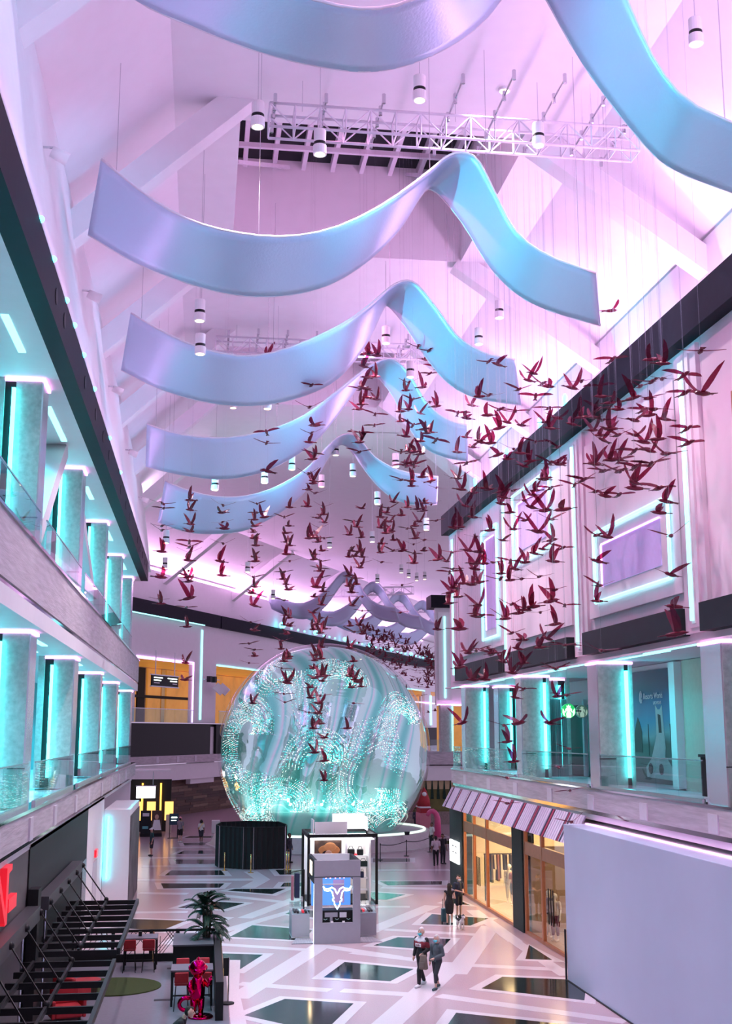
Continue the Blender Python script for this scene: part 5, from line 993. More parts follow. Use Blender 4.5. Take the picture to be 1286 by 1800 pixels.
def body_mesh():
    mb = MB(); st_ = [(.30, .004), (.24, .018), (.20, .045), (.14, .055), (.09, .05), (.0, .066), (-.10, .056), (-.2, .035)]
    mb.tube([(0, y, .01 if y > .1 else 0) for y, r_ in st_], [r_ for y, r_ in st_], 7)
    mb.add([(-.03, -.17, .01), (.03, -.17, .01), (.085, -.38, .0), (0, -.35, .01), (-.085, -.38, .0), (-.03, -.17, -.015), (.03, -.17, -.015), (.08, -.38, -.012), (0, -.35, -.008), (-.08, -.38, -.012)],
           [(0, 1, 3), (1, 2, 3), (0, 3, 4), (6, 5, 8), (7, 6, 8), (8, 5, 9), (1, 6, 7, 2), (2, 7, 8, 3), (3, 8, 9, 4), (4, 9, 5, 0)])
    return mb
bm_ = body_mesh().mesh('bird_body'); bm_.materials.append(M['birdbody'])
for p in bm_.polygons: p.use_smooth = True
WM = []
for up in (.2, .7, 1.7):
    a = wing_mesh(up); r_ = a.mesh('wing_right'); r_.materials.append(M['birdwing'])
    b = MB(); b.v = [Vector((-v.x, v.y, v.z)) for v in a.v]; b.f = [f[::-1] for f in a.f]; l_ = b.mesh('wing_left'); l_.materials.append(M['birdwing']); WM.append((r_, l_))
wire_me = MB().tube([(0, 0, 0), (0, 0, 1)], .0016, 4).mesh('wire'); wire_me.materials.append(M['chrome'])
BD = []
def reg(ox, oy, s, Y, txt, g):
    for tok in txt.split():
        x, y, k = tok.split(','); BD.append((ox + float(x) * s, oy + float(y) * s, k, Y, g))
GR = {'R': 'before the neon framed right wall', 'B': 'in front of the dark bulkhead and pink ceiling at the right', 'C': 'below the ribbon crests in the middle of the hall', 'D': 'in the dense columns above the sphere', 'L': 'in the columns over the left side', 'S': 'in front of the sphere', 'G': 'before the right gallery railing and awning'}
reg(836, 450, .35, 38, "677,275,s 685,520,f 880,520,s 935,540,s 1128,478,f 290,590,s 335,640,f 530,630,f 480,662,s 360,655,s 265,625,s 215,670,f 300,705,f 620,655,f 935,618,f 885,630,f 1043,600,f 1050,688,f 1140,690,b 825,655,f 785,715,s 865,715,f 840,775,f 895,770,f 630,705,s 670,738,s 710,770,s 615,770,f 365,765,f 410,815,s 535,810,s 485,845,s 345,835,s 120,770,f 200,780,f 155,835,s 115,865,s 230,850,s 60,800,s 65,530,f 110,545,s 20,705,s 65,700,f 590,810,s 635,825,f 795,825,s 868,800,s 950,820,s 585,875,s 680,868,s 710,900,f 628,900,s 640,925,s 800,900,s 840,935,s 910,920,s 1060,868,f 1065,940,f 795,980,f 875,980,s 955,993,f 680,1025,s 720,1025,f 600,1045,s 640,1080,f 720,1080,f 800,1060,f 878,1045,f 375,865,s 300,935,f 30,935,s 70,940,s 190,970,f 110,1000,s 160,1020,s 225,990,s 410,960,f 275,1030,s 240,1055,s 375,1045,f 425,1045,s 350,1115,s 540,1125,f 800,1140,s", 'B')
reg(786, 800, .3888, 42, "85,38,f 45,105,s 60,155,s 165,150,s 190,155,s 120,170,s 85,230,s 115,280,s 30,330,s 50,325,s 245,165,s 300,160,f 250,190,s 245,220,s 345,205,f 400,160,s 385,180,s 380,235,b 440,250,b 465,150,f 280,260,s 470,290,f 525,245,b 435,110,s 500,40,s 465,35,f 575,135,f 615,110,f 350,295,s 300,335,s 405,345,b 190,340,s 130,370,f 250,385,s 470,385,s 90,430,s 140,437,s 20,440,f 430,425,s 520,420,f 670,165,f 715,185,s 775,180,f 850,150,b 955,150,f 660,38,s 705,72,f 780,75,f 845,52,f 920,40,f 775,20,s 740,20,s 675,362,f 720,370,s 960,260,s 990,210,s 1010,365,f 680,480,s 685,590,f 680,660,s 1010,540,s 1030,685,s 1030,810,b 480,480,b 395,445,s 350,485,s 285,480,f 205,485,f 160,490,s 125,515,s 120,490,s 305,515,s 240,535,s 335,560,f 285,565,s 415,550,f 240,560,f 145,575,s 105,585,s 70,580,s 50,640,s 30,600,s 485,610,f 465,660,b 530,680,f 390,685,b 340,700,s 420,712,f 290,675,f 320,715,s 360,700,s 135,680,s 130,730,s 155,725,f 260,740,s 250,730,f 290,805,f 485,765,s 50,785,b 335,835,b 455,830,s 420,870,s 530,860,f 695,885,f 320,875,s 130,885,f 160,880,f 95,895,s 205,900,f 250,935,s 345,940,s 490,968,f 55,960,s 295,985,s 170,1015,s 115,1015,s 10,670,s 15,620,s 10,530,f 25,515,f", 'R')
reg(400, 450, .35, 46, "205,505,s 203,570,f 205,685,s 203,740,f 435,615,s 420,650,f 450,655,f 410,760,f 195,885,f 195,940,f 440,850,b 420,890,f 410,935,s 430,990,f 425,1020,s 405,1095,f 430,1130,s 200,1080,b 700,490,b 745,500,s 685,555,s 695,610,s 740,605,s 680,660,s 665,670,f 700,710,s 745,720,s 670,745,s 660,770,s 740,795,f 737,850,f 665,890,f 660,935,s 660,985,f 1010,475,f 955,455,f 1045,500,f 990,520,s 1045,560,f 1015,590,f 910,635,f 895,675,s 975,660,s 1195,660,f 1265,710,s 930,720,f 905,770,s 870,780,s 965,790,s 1015,735,f 1045,755,s 870,830,s 930,850,f 1155,790,f 1200,815,s 1225,750,s 890,905,s 985,870,s 1020,885,s 1000,890,s 965,930,s 1045,925,f 1195,910,s 1260,925,s 1230,960,s 1155,985,s 870,985,f 910,980,s 935,985,s 965,995,s 890,1050,f 935,1050,f 1200,1040,f 870,1125,f 975,1110,s 920,1130,s 1020,1130,s 1155,1120,f", 'C')
reg(400, 800, .311, 56, "485,20,s 460,105,f 215,90,b 480,160,s 495,215,f 455,195,s 165,275,f 165,325,f 210,350,b 150,365,s 155,400,s 350,295,s 320,350,f 345,400,s 330,440,s 450,290,s 540,290,f 540,335,s 510,355,s 545,380,s 520,410,f 490,465,b 545,470,f 460,470,s 510,490,s 755,300,s 710,375,f 730,405,s 685,450,s 755,465,s 910,300,f 895,325,s 865,350,s 910,375,s 865,410,s 925,430,s 895,440,s 940,480,s 870,500,s 865,550,s 935,265,s 1015,295,s 980,340,s 940,345,f 1070,305,s 1105,315,s 1115,270,s 1150,280,f 985,140,f 1010,60,s 1050,60,s 1100,125,s 1145,155,f 1040,175,s 1180,185,f 1180,370,f 1015,415,f 1060,400,s 1080,375,s 1080,440,f 1060,470,s 1110,480,f 1050,505,f 1110,540,s 985,540,b 935,540,f 1050,555,f 150,470,s 145,435,s 160,510,s 150,575,s 155,600,s 140,635,f 145,690,f 155,745,s 135,780,s 150,850,b 130,945,f 150,990,s 330,490,s 350,510,s 335,560,b 350,600,f 490,560,s 535,540,s 485,590,s 525,600,f 520,640,f 520,655,s 535,690,f 320,660,f 310,700,s 330,730,s 345,760,s 505,745,b 540,770,s 490,800,s 545,800,f 530,845,s 480,890,s 530,920,f 505,955,s 485,985,s 520,1005,s 545,980,s 320,820,f 330,905,s 345,920,s 320,960,s 350,965,s 330,1010,s 700,540,s 745,545,s 685,575,s 720,570,s 760,575,s 755,610,f 745,635,s 685,680,s 710,695,f 725,730,s 685,740,s 700,775,s 760,800,f 705,850,s 760,880,f 690,965,s 745,960,s 715,1000,f 760,1010,s 740,1060,f 985,735,f 975,890,f 985,1080,f 870,605,f 1050,610,s 1185,590,b 1235,600,s 1185,985,b 120,1065,f 150,1100,f 150,1135,s 120,1175,f 310,1050,f 300,1095,s 340,1150,s 320,1165,s 305,1205,f 500,1130,b 490,1160,s 525,1150,s 530,1085,s 480,1205,s 515,1240,s 545,1245,s 690,1245,s 710,1165,s 340,1275,s 490,1260,s 690,1090,s 720,1270,s", 'D')
reg(0, 800, .311, 50, "920,275,f 925,300,f 1075,255,s 1075,310,s 1075,390,s 1070,430,s 1070,490,f 1070,520,f 1070,550,f 1065,595,s 1260,285,f 1255,325,s 1255,380,f 1265,415,s 1260,500,f 1245,600,s 1255,680,s 915,400,f 915,425,f 910,545,s 905,690,b 1065,655,f 1060,690,s 1065,715,s 1065,810,b 900,815,f 905,840,s 1055,860,f 1055,970,s 1050,1175,s 1045,1270,s", 'L')
reg(360, 1130, .3266, 54, "440,215,b 425,275,f 430,320,f 260,325,s 450,75,s 570,295,s 620,285,f 610,325,s 590,375,f 560,375,f 630,205,s 565,240,s 620,180,s 785,180,s 820,210,s 790,240,s 840,235,s 800,325,f 765,460,s 620,435,s 585,460,s 640,510,s 590,590,s 640,635,s 640,740,s 610,380,s 600,430,s", 'S')
reg(760, 1130, .409, 42, "180,160,s 215,155,s 300,80,s 390,90,s 255,45,s 115,105,s 345,130,s 390,200,f 525,110,f 355,235,s 540,230,s 575,225,f 125,345,b 305,355,f 365,345,b 505,345,b 320,425,s 585,455,f 345,510,s 540,535,f 320,580,f 590,635,f 320,690,f 595,770,f 725,35,f 465,20,s 570,12,f 155,45,s", 'G')
rb = random.Random(21); birds = []
for px_, py_, k, Y, g in BD:
    lim = aty(px_, py_, 30).x; ymax = 30 * 12.3 / lim if lim > 1 else 200; lim2 = 30 * -3.2 / lim if lim < -.5 else 200
    if g in 'RBG': Yv = min(Y * rb.uniform(.93, 1.06), ymax * rb.uniform(.9, .99))
    else: Yv = min(Y * rb.uniform(.92, 1.08), ymax * .97, lim2)
    if g == 'C' and py_ > 640: Yv = min(Yv * 1.0, 51)
    p = aty(px_, py_, Yv)
    if p.z < 2: continue
    s = (1.1 if k == 'b' else .86) * rb.uniform(.88, 1.08)
    birds.append((s / Yv, p, k, s, g))
birds.sort(key=lambda a: -a[0])
stuff = MB(); wcols = {}
def orient(k):
    if k == 'f': return rb.choice([rb.uniform(-.3, .3), math.pi + rb.uniform(-.3, .3)]), rb.choice([0, 0, 1]), rb.uniform(-.18, .18)
    return rb.choice([1, -1]) * math.pi / 2 + rb.uniform(-.55, .55), rb.choice([1, 2, 2]), rb.uniform(-.15, .15)
for i, (_, p, k, s, g) in enumerate(birds):
    az, wi, roll = orient(k); rot = (rb.uniform(-.15, .2), roll, az)
    if i < 300:
        o = bpy.data.objects.new('red_bird', bm_); C.objects.link(o); o.location = p; o.rotation_euler = rot; o.scale = (s, s, s)
        o['category'] = 'bird'; LAB.append((o, 'red bird with ' + ('spread' if k == 'f' else 'raised') + ' wings', 'red birds ' + GR[g]))
        wr_ = bpy.data.objects.new('wire', wire_me); C.objects.link(wr_); wr_.parent = o; wr_.matrix_parent_inverse = o.matrix_basis.inverted(); wr_.location = p; wr_.scale = (1, 1, max(.2, ceil_z(p.x, p.y) - p.z))
        for me, sx in ((WM[wi][0], 1), (WM[wi][1], -1)):
            w_ = bpy.data.objects.new('wing', me); C.objects.link(w_); w_.parent = o; w_.location = (.035 * sx, .03, .03); w_.rotation_euler = (0, rb.uniform(-.12, .12), 0)
    else:
        Mx = Matrix.Translation(p) @ Matrix.Rotation(az, 4, 'Z') @ Matrix.Rotation(roll, 4, 'Y') @ Matrix.Scale(s, 4)
        for me in (bm_, WM[wi][0], WM[wi][1]): stuff.add([Mx @ v.co for v in me.vertices], [tuple(f.vertices) for f in me.polygons])
# the small flock far beyond the sphere, above the far gallery
for i in range(330):
    px_ = rb.uniform(640, 792); py_ = 1105 + (px_ - 640) * .35 + abs(rb.gauss(0, 1)) * 45 - 8
    if py_ > 1262: continue
    p = aty(px_, py_, rb.uniform(112, 150)); az, wi, roll = orient(rb.choice('fs')); Mx = Matrix.Translation(p) @ Matrix.Rotation(az, 4, 'Z') @ Matrix.Rotation(roll, 4, 'Y') @ Matrix.Scale(.95, 4)
    for me in (bm_, WM[wi][0], WM[wi][1]): stuff.add([Mx @ v.co for v in me.vertices], [tuple(f.vertices) for f in me.polygons])
sf = stuff.build('bird_flock', 'birdbody', None, True); tag(sf, 'dense distant flock of tiny red birds over the sphere and far gallery', 'bird flock', None, 'stuff')
# ================================================================== LABELS BY LANDMARK
MARKS = [('wide neon rectangle', 1120, 965), ('square neon frame', 945, 910), ('narrow neon frame', 868, 1020), ('nearest upright neon tube', 1220, 870), ('second upright neon tube', 1021, 960), ('last upright neon tube', 803, 1070), ('near dark bulkhead', 1180, 610), ('dark bulkhead middle', 990, 740), ('dark bulkhead end', 800, 915),
         ('skylight truss', 800, 215), ('skylight ribbon crest', 805, 275), ('third ribbon crest', 712, 500), ('fourth ribbon crest', 680, 635), ('fifth ribbon crest', 606, 768), ('skylight ribbon right end', 1050, 525), ('third ribbon right end', 912, 672), ('fourth ribbon right end', 822, 780), ('fifth ribbon right end', 768, 862),
         ('third ribbon left end', 222, 600), ('fourth ribbon left end', 257, 780), ('fifth ribbon left end', 283, 880), ('third ribbon dip', 440, 670), ('fifth ribbon dip', 400, 905), ('top of the sphere', 570, 1160), ('middle of the sphere', 570, 1310), ('first cyan stage light', 489, 1105), ('far hall ribbons', 690, 1040), ('hanging directory sign', 290, 1198), ('far upright cyan strip', 353, 1180),
         ('glowing coffee sign', 999, 1250), ('blue poster', 1143, 1260), ('striped awning', 890, 1420), ('right gallery corner pillar', 820, 1250), ('nearest ribbon dip', 640, 110)]
NUM = 'nearest second third fourth fifth sixth seventh eighth ninth tenth eleventh twelfth thirteenth fourteenth fifteenth sixteenth seventeenth eighteenth nineteenth twentieth'.split()
def px_of(p):
    v = Vector(p) - Vector((0, 0, H)); d = v.dot(FW); return CX + F * v.dot(RT) / d, CY - F * v.dot(UP) / d
buck = {}
for o, desc, grp in LAB:
    u, v = px_of(o.location); mk = min(MARKS, key=lambda q_: (q_[1] - u) ** 2 + (q_[2] - v) ** 2); dx, dy = u - mk[1], v - mk[2]; dd = math.hypot(dx, dy)
    hx = '' if abs(dx) < .41 * abs(dy) else ('left' if dx < 0 else 'right'); vy = '' if abs(dy) < .41 * abs(dx) else ('above' if dy < 0 else 'below')
    di = 'on' if dd < 12 else (vy + (' and ' if vy and hx else '') + hx + (' of' if hx else ''))
    buck.setdefault((desc, di, mk[0]), []).append((dd, o, grp))
for (desc, di, mk), L_ in buck.items():
    L_.sort(key=lambda a_: a_[0])
    for i_, (dd, o, grp) in enumerate(L_):
        o['label'] = '%s %s the %s%s' % (desc, di, mk, '' if len(L_) == 1 else ', %s one' % (NUM[i_] if i_ < 20 else 'farthest')); o['group'] = grp
# ================================================================== PEOPLE
TS = bpy.data.scenes.new('workbench')   # scratch scene: bodies are fused there without re-evaluating the mall
def capsule_mesh(caps, voxel, name, mt, parent, smooth_it=4):
    mb = MB()
    for p0, r0, p1, r1 in caps:
        p0 = Vector(p0); p1 = Vector(p1); d = (p1 - p0); L_ = d.length
        if L_ < 1e-4: mb.ball(p0, r0, 14, 10); continue
        d.normalize(); pts = []; rr = []
        for a in (.0, .35, .7): pts.append(p0 - d * r0 * math.cos(a * math.pi / 2)); rr.append(max(.002, r0 * math.sin(a * math.pi / 2)))
        pts += [p0, p1]; rr += [r0, r1]
        for a in (.7, .35, .0): pts.append(p1 + d * r1 * math.cos(a * math.pi / 2)); rr.append(max(.002, r1 * math.sin(a * math.pi / 2)))
        mb.tube(pts, rr, 12)
    me = mb.mesh(name); o = bpy.data.objects.new(name, me); TS.collection.objects.link(o)
    md = o.modifiers.new('r', 'REMESH'); md.mode = 'VOXEL'; md.voxel_size = voxel; md.use_smooth_shade = True
    ms = o.modifiers.new('s', 'SMOOTH'); ms.iterations = smooth_it; ms.factor = .5
    vl = TS.view_layers[0]; vl.update(); dg = vl.depsgraph; m2 = bpy.data.meshes.new_from_object(o.evaluated_get(dg)); o.modifiers.clear(); o.data = m2; bpy.data.meshes.remove(me); TS.collection.objects.unlink(o); C.objects.link(o)
    m2.materials.clear(); m2.materials.append(M[mt] if isinstance(mt, str) else mt)
    for p in m2.polygons: p.use_smooth = True
    o.parent = parent; return o
def person(label, loc, rz, h=1.75, skin='skin', top=(.1, .1, .1), bottom=(.02, .02, .02), shoes=(.6, .6, .6), hair=(.02, .015, .01), sleeve='short', leg='long', stride=.0, armL=None, armR=None, lean=0., long_hair=False, skirt=False, cap=None, mask=None, voxel=.016, female=False, plain=None, group='people on the floor', name='person', cat='person'):
    """figure faces local -Y; k scales a 1.75 m body."""
    k = h / 1.75; t = thing(name, label, cat, loc, rz, group); V = lambda x, y, z: Vector((x, y - lean * max(0, z - .95), z - abs(lean) * .12 * max(0, z - .95))) * k
    sw = .175 if female else .20; hw = .10
    hipc = V(0, 0, .95); chest = V(0, 0, 1.25); neck = V(0, .0, 1.47); hd = V(0, -.015, 1.62)
    kneeL, ankL = V(.10, -.5 * stride * .9 - .02, .50), V(.10, -.5 * stride, .08); kneeR, ankR = V(-.10, .5 * stride * .3 - .03, .50), V(-.10, .5 * stride, .09)
    shL, shR = V(sw, 0, 1.40), V(-sw, 0, 1.40)
    aL = armL or [(sw + .05, .02, 1.13), (sw + .06, -.06, .88)]; aR = armR or [(-sw - .05, .02, 1.13), (-sw - .06, -.06, .88)]
    elL, wrL = V(*aL[0]), V(*aL[1]); elR, wrR = V(*aR[0]), V(*aR[1])
    body = [(hipc + V(0, 0, 0) * 0, .125 * k, chest, .125 * k), (chest, .13 * k, V(0, 0, 1.38), .10 * k), (V(-.09, 0, 1.36), .075 * k, V(.09, 0, 1.36), .075 * k), (V(0, 0, 1.40), .055 * k, neck + Vector((0, 0, .06 * k)), .05 * k),
            (V(-.06, 0, .95), .11 * k, V(.06, 0, .95), .11 * k)]
    arms = []; legs = []
    for S_, E_, W_ in ((shL, elL, wrL), (shR, elR, wrR)): arms += [(S_, .055 * k, E_, .042 * k), (E_, .042 * k, W_, .03 * k)]
    for sx, K_, A_ in ((1, kneeL, ankL), (-1, kneeR, ankR)): legs += [(V(sx * hw, 0, .92), .085 * k, K_, .055 * k), (K_, .056 * k, A_, .038 * k)]
    head = [(hd, .098 * k, hd + Vector((0, .012, .035)) * k, .1 * k), (hd + Vector((0, -.03, -.06)) * k, .062 * k, hd + Vector((0, -.035, -.085)) * k, .048 * k), (hd + Vector((0, -.1, -.0)) * k, .014 * k, hd + Vector((0, -.118, -.03)) * k, .018 * k)]
    for sx in (-1, 1): head.append((hd + Vector((sx * .1, .01, -.01)) * k, .022 * k, hd + Vector((sx * .102, .012, .02)) * k, .02 * k))
    hands = []
    for E_, W_, sx in ((elL, wrL, 1), (elR, wrR, -1)):
        d = (W_ - E_).normalized(); side = d.cross(Vector((1, 0, 0)))
        side = side.normalized() if side.length > .1 else Vector((0, 1, 0)); inn = d.cross(side)
        pc = W_ + d * .055 * k; hands.append((W_, .028 * k, W_ + d * .085 * k, .036 * k))
        for f in range(4):
            b0 = W_ + d * .09 * k + side * (f - 1.5) * .019 * k; l_ = (.062, .075, .07, .052)[f] * k; b1 = b0 + d * l_ * .55 + inn * .004 * sx; b2 = b1 + d * l_ * .4 + inn * .018 * sx * k
            hands += [(b0, .0105 * k, b1, .0095 * k), (b1, .0095 * k, b2, .008 * k)]
        t0 = W_ + d * .035 * k + side * -.035 * k; t1 = t0 + (d * .6 - side * .7) * .045 * k; hands += [(t0, .014 * k, t1, .011 * k), (t1, .011 * k, t1 + d * .03 * k, .009 * k)]
    feet = []
    for A_ in (ankL, ankR): feet.append((A_ + Vector((0, .03, -.03)) * k, .042 * k, A_ + Vector((0, -.15, -.045)) * k, .034 * k))
    sk = plain or skin
    capsule_mesh(body + arms + legs + head + hands + feet, voxel, 'body', sk, t)
    if plain is None or top is not None:
        g = .016 * k; cm = lambda c: mat('cloth', c, .85, var=.12, scale=14)
        inf = lambda L_, e=g: [(a, ra + e, b, rb_ + e) for a, ra, b, rb_ in L_]
        tc_ = inf([b for b in body[:3]] + [(V(-.06, 0, .98), .115 * k, V(.06, 0, .98), .115 * k)])
        for (S_, E_, W_) in ((shL, elL, wrL), (shR, elR, wrR)):
            if sleeve == 'short': tc_ += [(S_, .062 * k + g, S_.lerp(E_, .7), .055 * k + g)]
            elif sleeve == 'long': tc_ += [(S_, .06 * k + g, E_, .046 * k + g), (E_, .046 * k + g, E_.lerp(W_, .92), .034 * k + g)]
            elif sleeve == 'none': tc_ += [(S_, .05 * k + g, S_.lerp(E_, .1), .04 * k + g)]
        if isinstance(top, tuple): capsule_mesh(tc_, voxel, 'shirt', cm(top), t)
        if bottom is not None:
            if skirt:
                bc = [(V(-.06, 0, .96), .12 * k + g, V(.06, 0, .96), .12 * k + g), (V(-.07, 0, .9), .125 * k + g, V(-.06, 0, .56), .10 * k + g), (V(.07, 0, .9), .125 * k + g, V(.06, 0, .56), .10 * k + g), (V(0, 0, .9), .13 * k, V(0, 0, .56), .12 * k)]
                capsule_mesh(bc, voxel, 'skirt', cm(bottom), t)
            else:
                bc = [(V(-.05, 0, .94), .115 * k + g, V(.05, 0, .94), .115 * k + g)]
                for sx, K_, A_ in ((1, kneeL, ankL), (-1, kneeR, ankR)):
                    hp = V(sx * hw, 0, .92); bc.append((hp, .09 * k + g, K_ if leg != 'short' else K_.lerp(hp, .12), .062 * k + g * (1 if leg != 'short' else 1.8)))
                    if leg == 'long': bc.append((K_, .062 * k + g, A_.lerp(K_, .1), .045 * k + g))
                    if leg == 'crop': bc.append((K_, .06 * k + g, A_.lerp(K_, .4), .048 * k + g * .6))
                capsule_mesh(bc, voxel, 'trousers', cm(bottom), t)
        if shoes is not None:
            for i_, A_ in enumerate((ankL, ankR)): capsule_mesh([(A_ + Vector((0, .035, -.035)) * k, .054 * k, A_ + Vector((0, -.17, -.048)) * k, .045 * k)], voxel * .8, 'shoe', cm(shoes), t)
        if hair is not None:
            hc = [(hd + Vector((0, .03, .05)) * k, .098 * k, hd + Vector((0, .045, .01)) * k, .095 * k), (hd + Vector((0, -.045, .085)) * k, .05 * k, hd + Vector((0, .03, .07)) * k, .09 * k)]
            if long_hair: hc += [(hd + Vector((0, .06, 0)) * k, .10 * k, hd + Vector((0, .09, -.30)) * k, .09 * k), (hd + Vector((0, .09, -.28)) * k, .085 * k, hd + Vector((0, .085, -.42)) * k, .05 * k)]
            elif female: hc += [(hd + Vector((-.085, .03, .02)) * k, .05 * k, hd + Vector((-.085, .02, -.07)) * k, .04 * k), (hd + Vector((.085, .03, .02)) * k, .05 * k, hd + Vector((.085, .02, -.07)) * k, .04 * k), (hd + Vector((0, .07, .0)) * k, .085 * k, hd + Vector((0, .06, -.09)) * k, .06 * k)]
            capsule_mesh(hc, voxel, 'hair', cm(hair), t)
        if cap: capsule_mesh([(hd + Vector((0, .01, .075)) * k, .106 * k, hd + Vector((0, .02, .09)) * k, .1 * k), (hd + Vector((0, -.1, .075)) * k, .05 * k, hd + Vector((0, -.15, .065)) * k, .04 * k)], voxel, 'cap', cm(cap), t)
        if mask: capsule_mesh([(hd + Vector((-.04, -.075, -.055)) * k, .04 * k, hd + Vector((.04, -.075, -.055)) * k, .04 * k), (hd + Vector((0, -.095, -.045)) * k, .038 * k, hd + Vector((0, -.08, -.085)) * k, .034 * k)], voxel * .8, 'face_mask', cm(mask), t)
        for sx in (-1, 1): MB().ball(hd + Vector((sx * .036, -.092, .012)) * k, .011 * k, 8, 6).build('eye', 'black', t, True, world=False)
    return t
G = lambda px_, py_: (*atz(px_, py_, 0).xy, .012)
NAVY = (.02, .022, .03)
# couple walking towards the viewer's left
c1 = person('elderly man in a white, red and black sweatshirt carrying a grey backpack', G(741, 1733), -.85, 1.78, top=(.012, .012, .016), bottom=(.012, .012, .014), shoes=(.7, .7, .72), hair=(.55, .53, .52), sleeve='long', stride=.52, mask=(.10, .55, .62), voxel=.011, armL=[(.27, .03, 1.12), (.2, -.16, 1.02)], group='couple walking', name='person')
capsule_mesh([(Vector((-.10, .0, 1.36)), .108, Vector((.10, .0, 1.36)), .108), (Vector((-.19, 0, 1.40)), .085, Vector((.19, 0, 1.40)), .085), (Vector((0, -.005, 1.37)), .146, Vector((0, 0, 1.45)), .105)], .012, 'white_yoke', mat('white_knit', (.62, .62, .66), .85), c1)
capsule_mesh([(Vector((-.08, -.03, 1.27)), .133, Vector((.08, -.03, 1.27)), .133), (Vector((.22, 0, 1.33)), .08, Vector((.26, .02, 1.2)), .068), (Vector((-.22, 0, 1.33)), .08, Vector((-.26, .02, 1.2)), .068)], .012, 'red_chest_band', mat('crimson_knit', (.16, .01, .025), .85), c1)
cl_ = B(-.11, .11, -.178, -.165, 1.21, 1.31).build('chest_print', 'white', c1, world=False)
for i, x in enumerate((-.075, -.035, .0, .035, .075)): B(x - .012, x + .012, -.182, -.178, 1.225, 1.295 if i % 2 else 1.27).build('printed_letter', mat('print_red', (.12, .01, .02), .8), cl_, world=False)
q = Vector(c1.location); Rz = Matrix.Rotation(-.85, 3, 'Z')
def near_c1(v): return q + Rz @ Vector(v)
bp_ = thing('grey_backpack', 'taupe grey backpack held at the side by the elderly man', 'backpack', tuple(near_c1((.26, -.24, .55))), -.6)
bevel(MB().hull([(-.14, -.08, 0), (.14, -.08, 0), (.15, .1, 0), (-.15, .1, 0)], [(-.10, -.05, .46), (.10, -.05, .46), (.1, .06, .46), (-.1, .06, .46)]).build('pack', mat('taupe_canvas', (.16, .13, .11), .9, var=.15), bp_, world=False), .05, 3)
bevel(B(-.1, .1, -.125, -.07, .05, .24).build('front_pocket', mat('taupe_canvas_dark', (.13, .105, .09), .9), bp_, world=False), .03); MB().tube([(-.05, 0, .45), (-.03, 0, .52), (.03, 0, .52), (.05, 0, .45)], .014, 6).build('grab_loop', 'charcoal', bp_, world=False)
person('grey haired woman in a slate cardigan and black leggings beside the elderly man', G(768, 1738), -.75, 1.62, top=(.065, .085, .10), bottom=NAVY, shoes=(.05, .08, .09), hair=(.46, .42, .42), sleeve='long', leg='crop', stride=.5, female=True, mask=(.12, .58, .66), voxel=.011, armL=[(.24, .03, 1.12), (.05, -.24, 1.02)], group='couple walking')
c2 = person('long haired woman in a black dress seen from behind near the shop', G(790, 1626), math.pi - .2, 1.68, top=(.012, .012, .014), bottom=(.012, .012, .014), shoes=(.02, .02, .02), sleeve='none', skirt=True, female=True, long_hair=True, voxel=.013, armR=[(-.24, .02, 1.13), (-.14, -.22, 1.08)], group='pair by the shop')
person('man in a navy shirt and shorts with a white face mask near the shop', G(806, 1612), .5, 1.76, top=(.02, .03, .055), bottom=(.015, .018, .028), shoes=(.03, .03, .03), leg='short', mask=(.65, .66, .7), voxel=.013, armL=[(.23, -.02, 1.14), (.06, -.24, 1.08)], armR=[(-.23, -.02, 1.14), (-.06, -.24, 1.08)], group='pair by the shop')
x, y, _ = G(782, 1623)
sc_ = thing('rolling_suitcase', 'small teal and grey suitcase standing beside the woman in black', 'suitcase', (x, y, .012)); bevel(B(x - .16, x + .16, y - .12, y + .12, .07, .62).build('shell', mat('teal_shell', (.02, .08, .10), .4), sc_), .04, 3); MB().tube([(x - .08, y + .1, .6), (x - .08, y + .1, .98), (x + .08, y + .1, .98), (x + .08, y + .1, .6)], .012, 6).build('handle', 'charcoal', sc_)
for sx in (-1, 1): MB().tube([(x + sx * .13 - .02, y, .048), (x + sx * .13 + .02, y, .048)], .035, 10).build('wheel', 'black', sc_)
# small black and white dog
x, y, _ = G(809, 1634); dg_ = thing('small_dog', 'small black and white dog standing by the pair near the shop', 'dog', (x, y, .012), .25)
capsule_mesh([(Vector((0, -.16, .34)), .095, Vector((0, .16, .33)), .08), (Vector((0, -.18, .38)), .065, Vector((0, -.26, .50)), .055), (Vector((0, -.28, .54)), .075, Vector((0, -.3, .54)), .07), (Vector((0, -.34, .52)), .04, Vector((0, -.41, .505)), .026), (Vector((.045, -.26, .60)), .03, Vector((.06, -.25, .53)), .02), (Vector((-.045, -.26, .60)), .03, Vector((-.06, -.25, .53)), .02), (Vector((0, .2, .37)), .03, Vector((0, .3, .50)), .02)]
    + [c_ for sx in (-1, 1) for c_ in ((Vector((sx * .06, -.15, .3)), .045, Vector((sx * .06, -.17, .16)), .028), (Vector((sx * .06, -.17, .16)), .028, Vector((sx * .06, -.16, .03)), .024), (Vector((sx * .06, -.16, .025)), .026, Vector((sx * .06, -.2, .02)), .02), (Vector((sx * .06, .14, .3)), .06, Vector((sx * .06, .1, .2)), .035), (Vector((sx * .06, .1, .2)), .033, Vector((sx * .06, .18, .12)), .024), (Vector((sx * .06, .18, .12)), .024, Vector((sx * .06, .16, .03)), .022), (Vector((sx * .06, .16, .025)), .025, Vector((sx * .06, .12, .02)), .02))], .011, 'body', mat('white_fur', (.6, .58, .58), .9), dg_)
capsule_mesh([(Vector((0, -.10, .36)), .092, Vector((0, .17, .35)), .086), (Vector((0, -.26, .565)), .07, Vector((0, -.29, .57)), .064)], .012, 'black_coat_patch', mat('black_fur', (.015, .015, .017), .9), dg_)
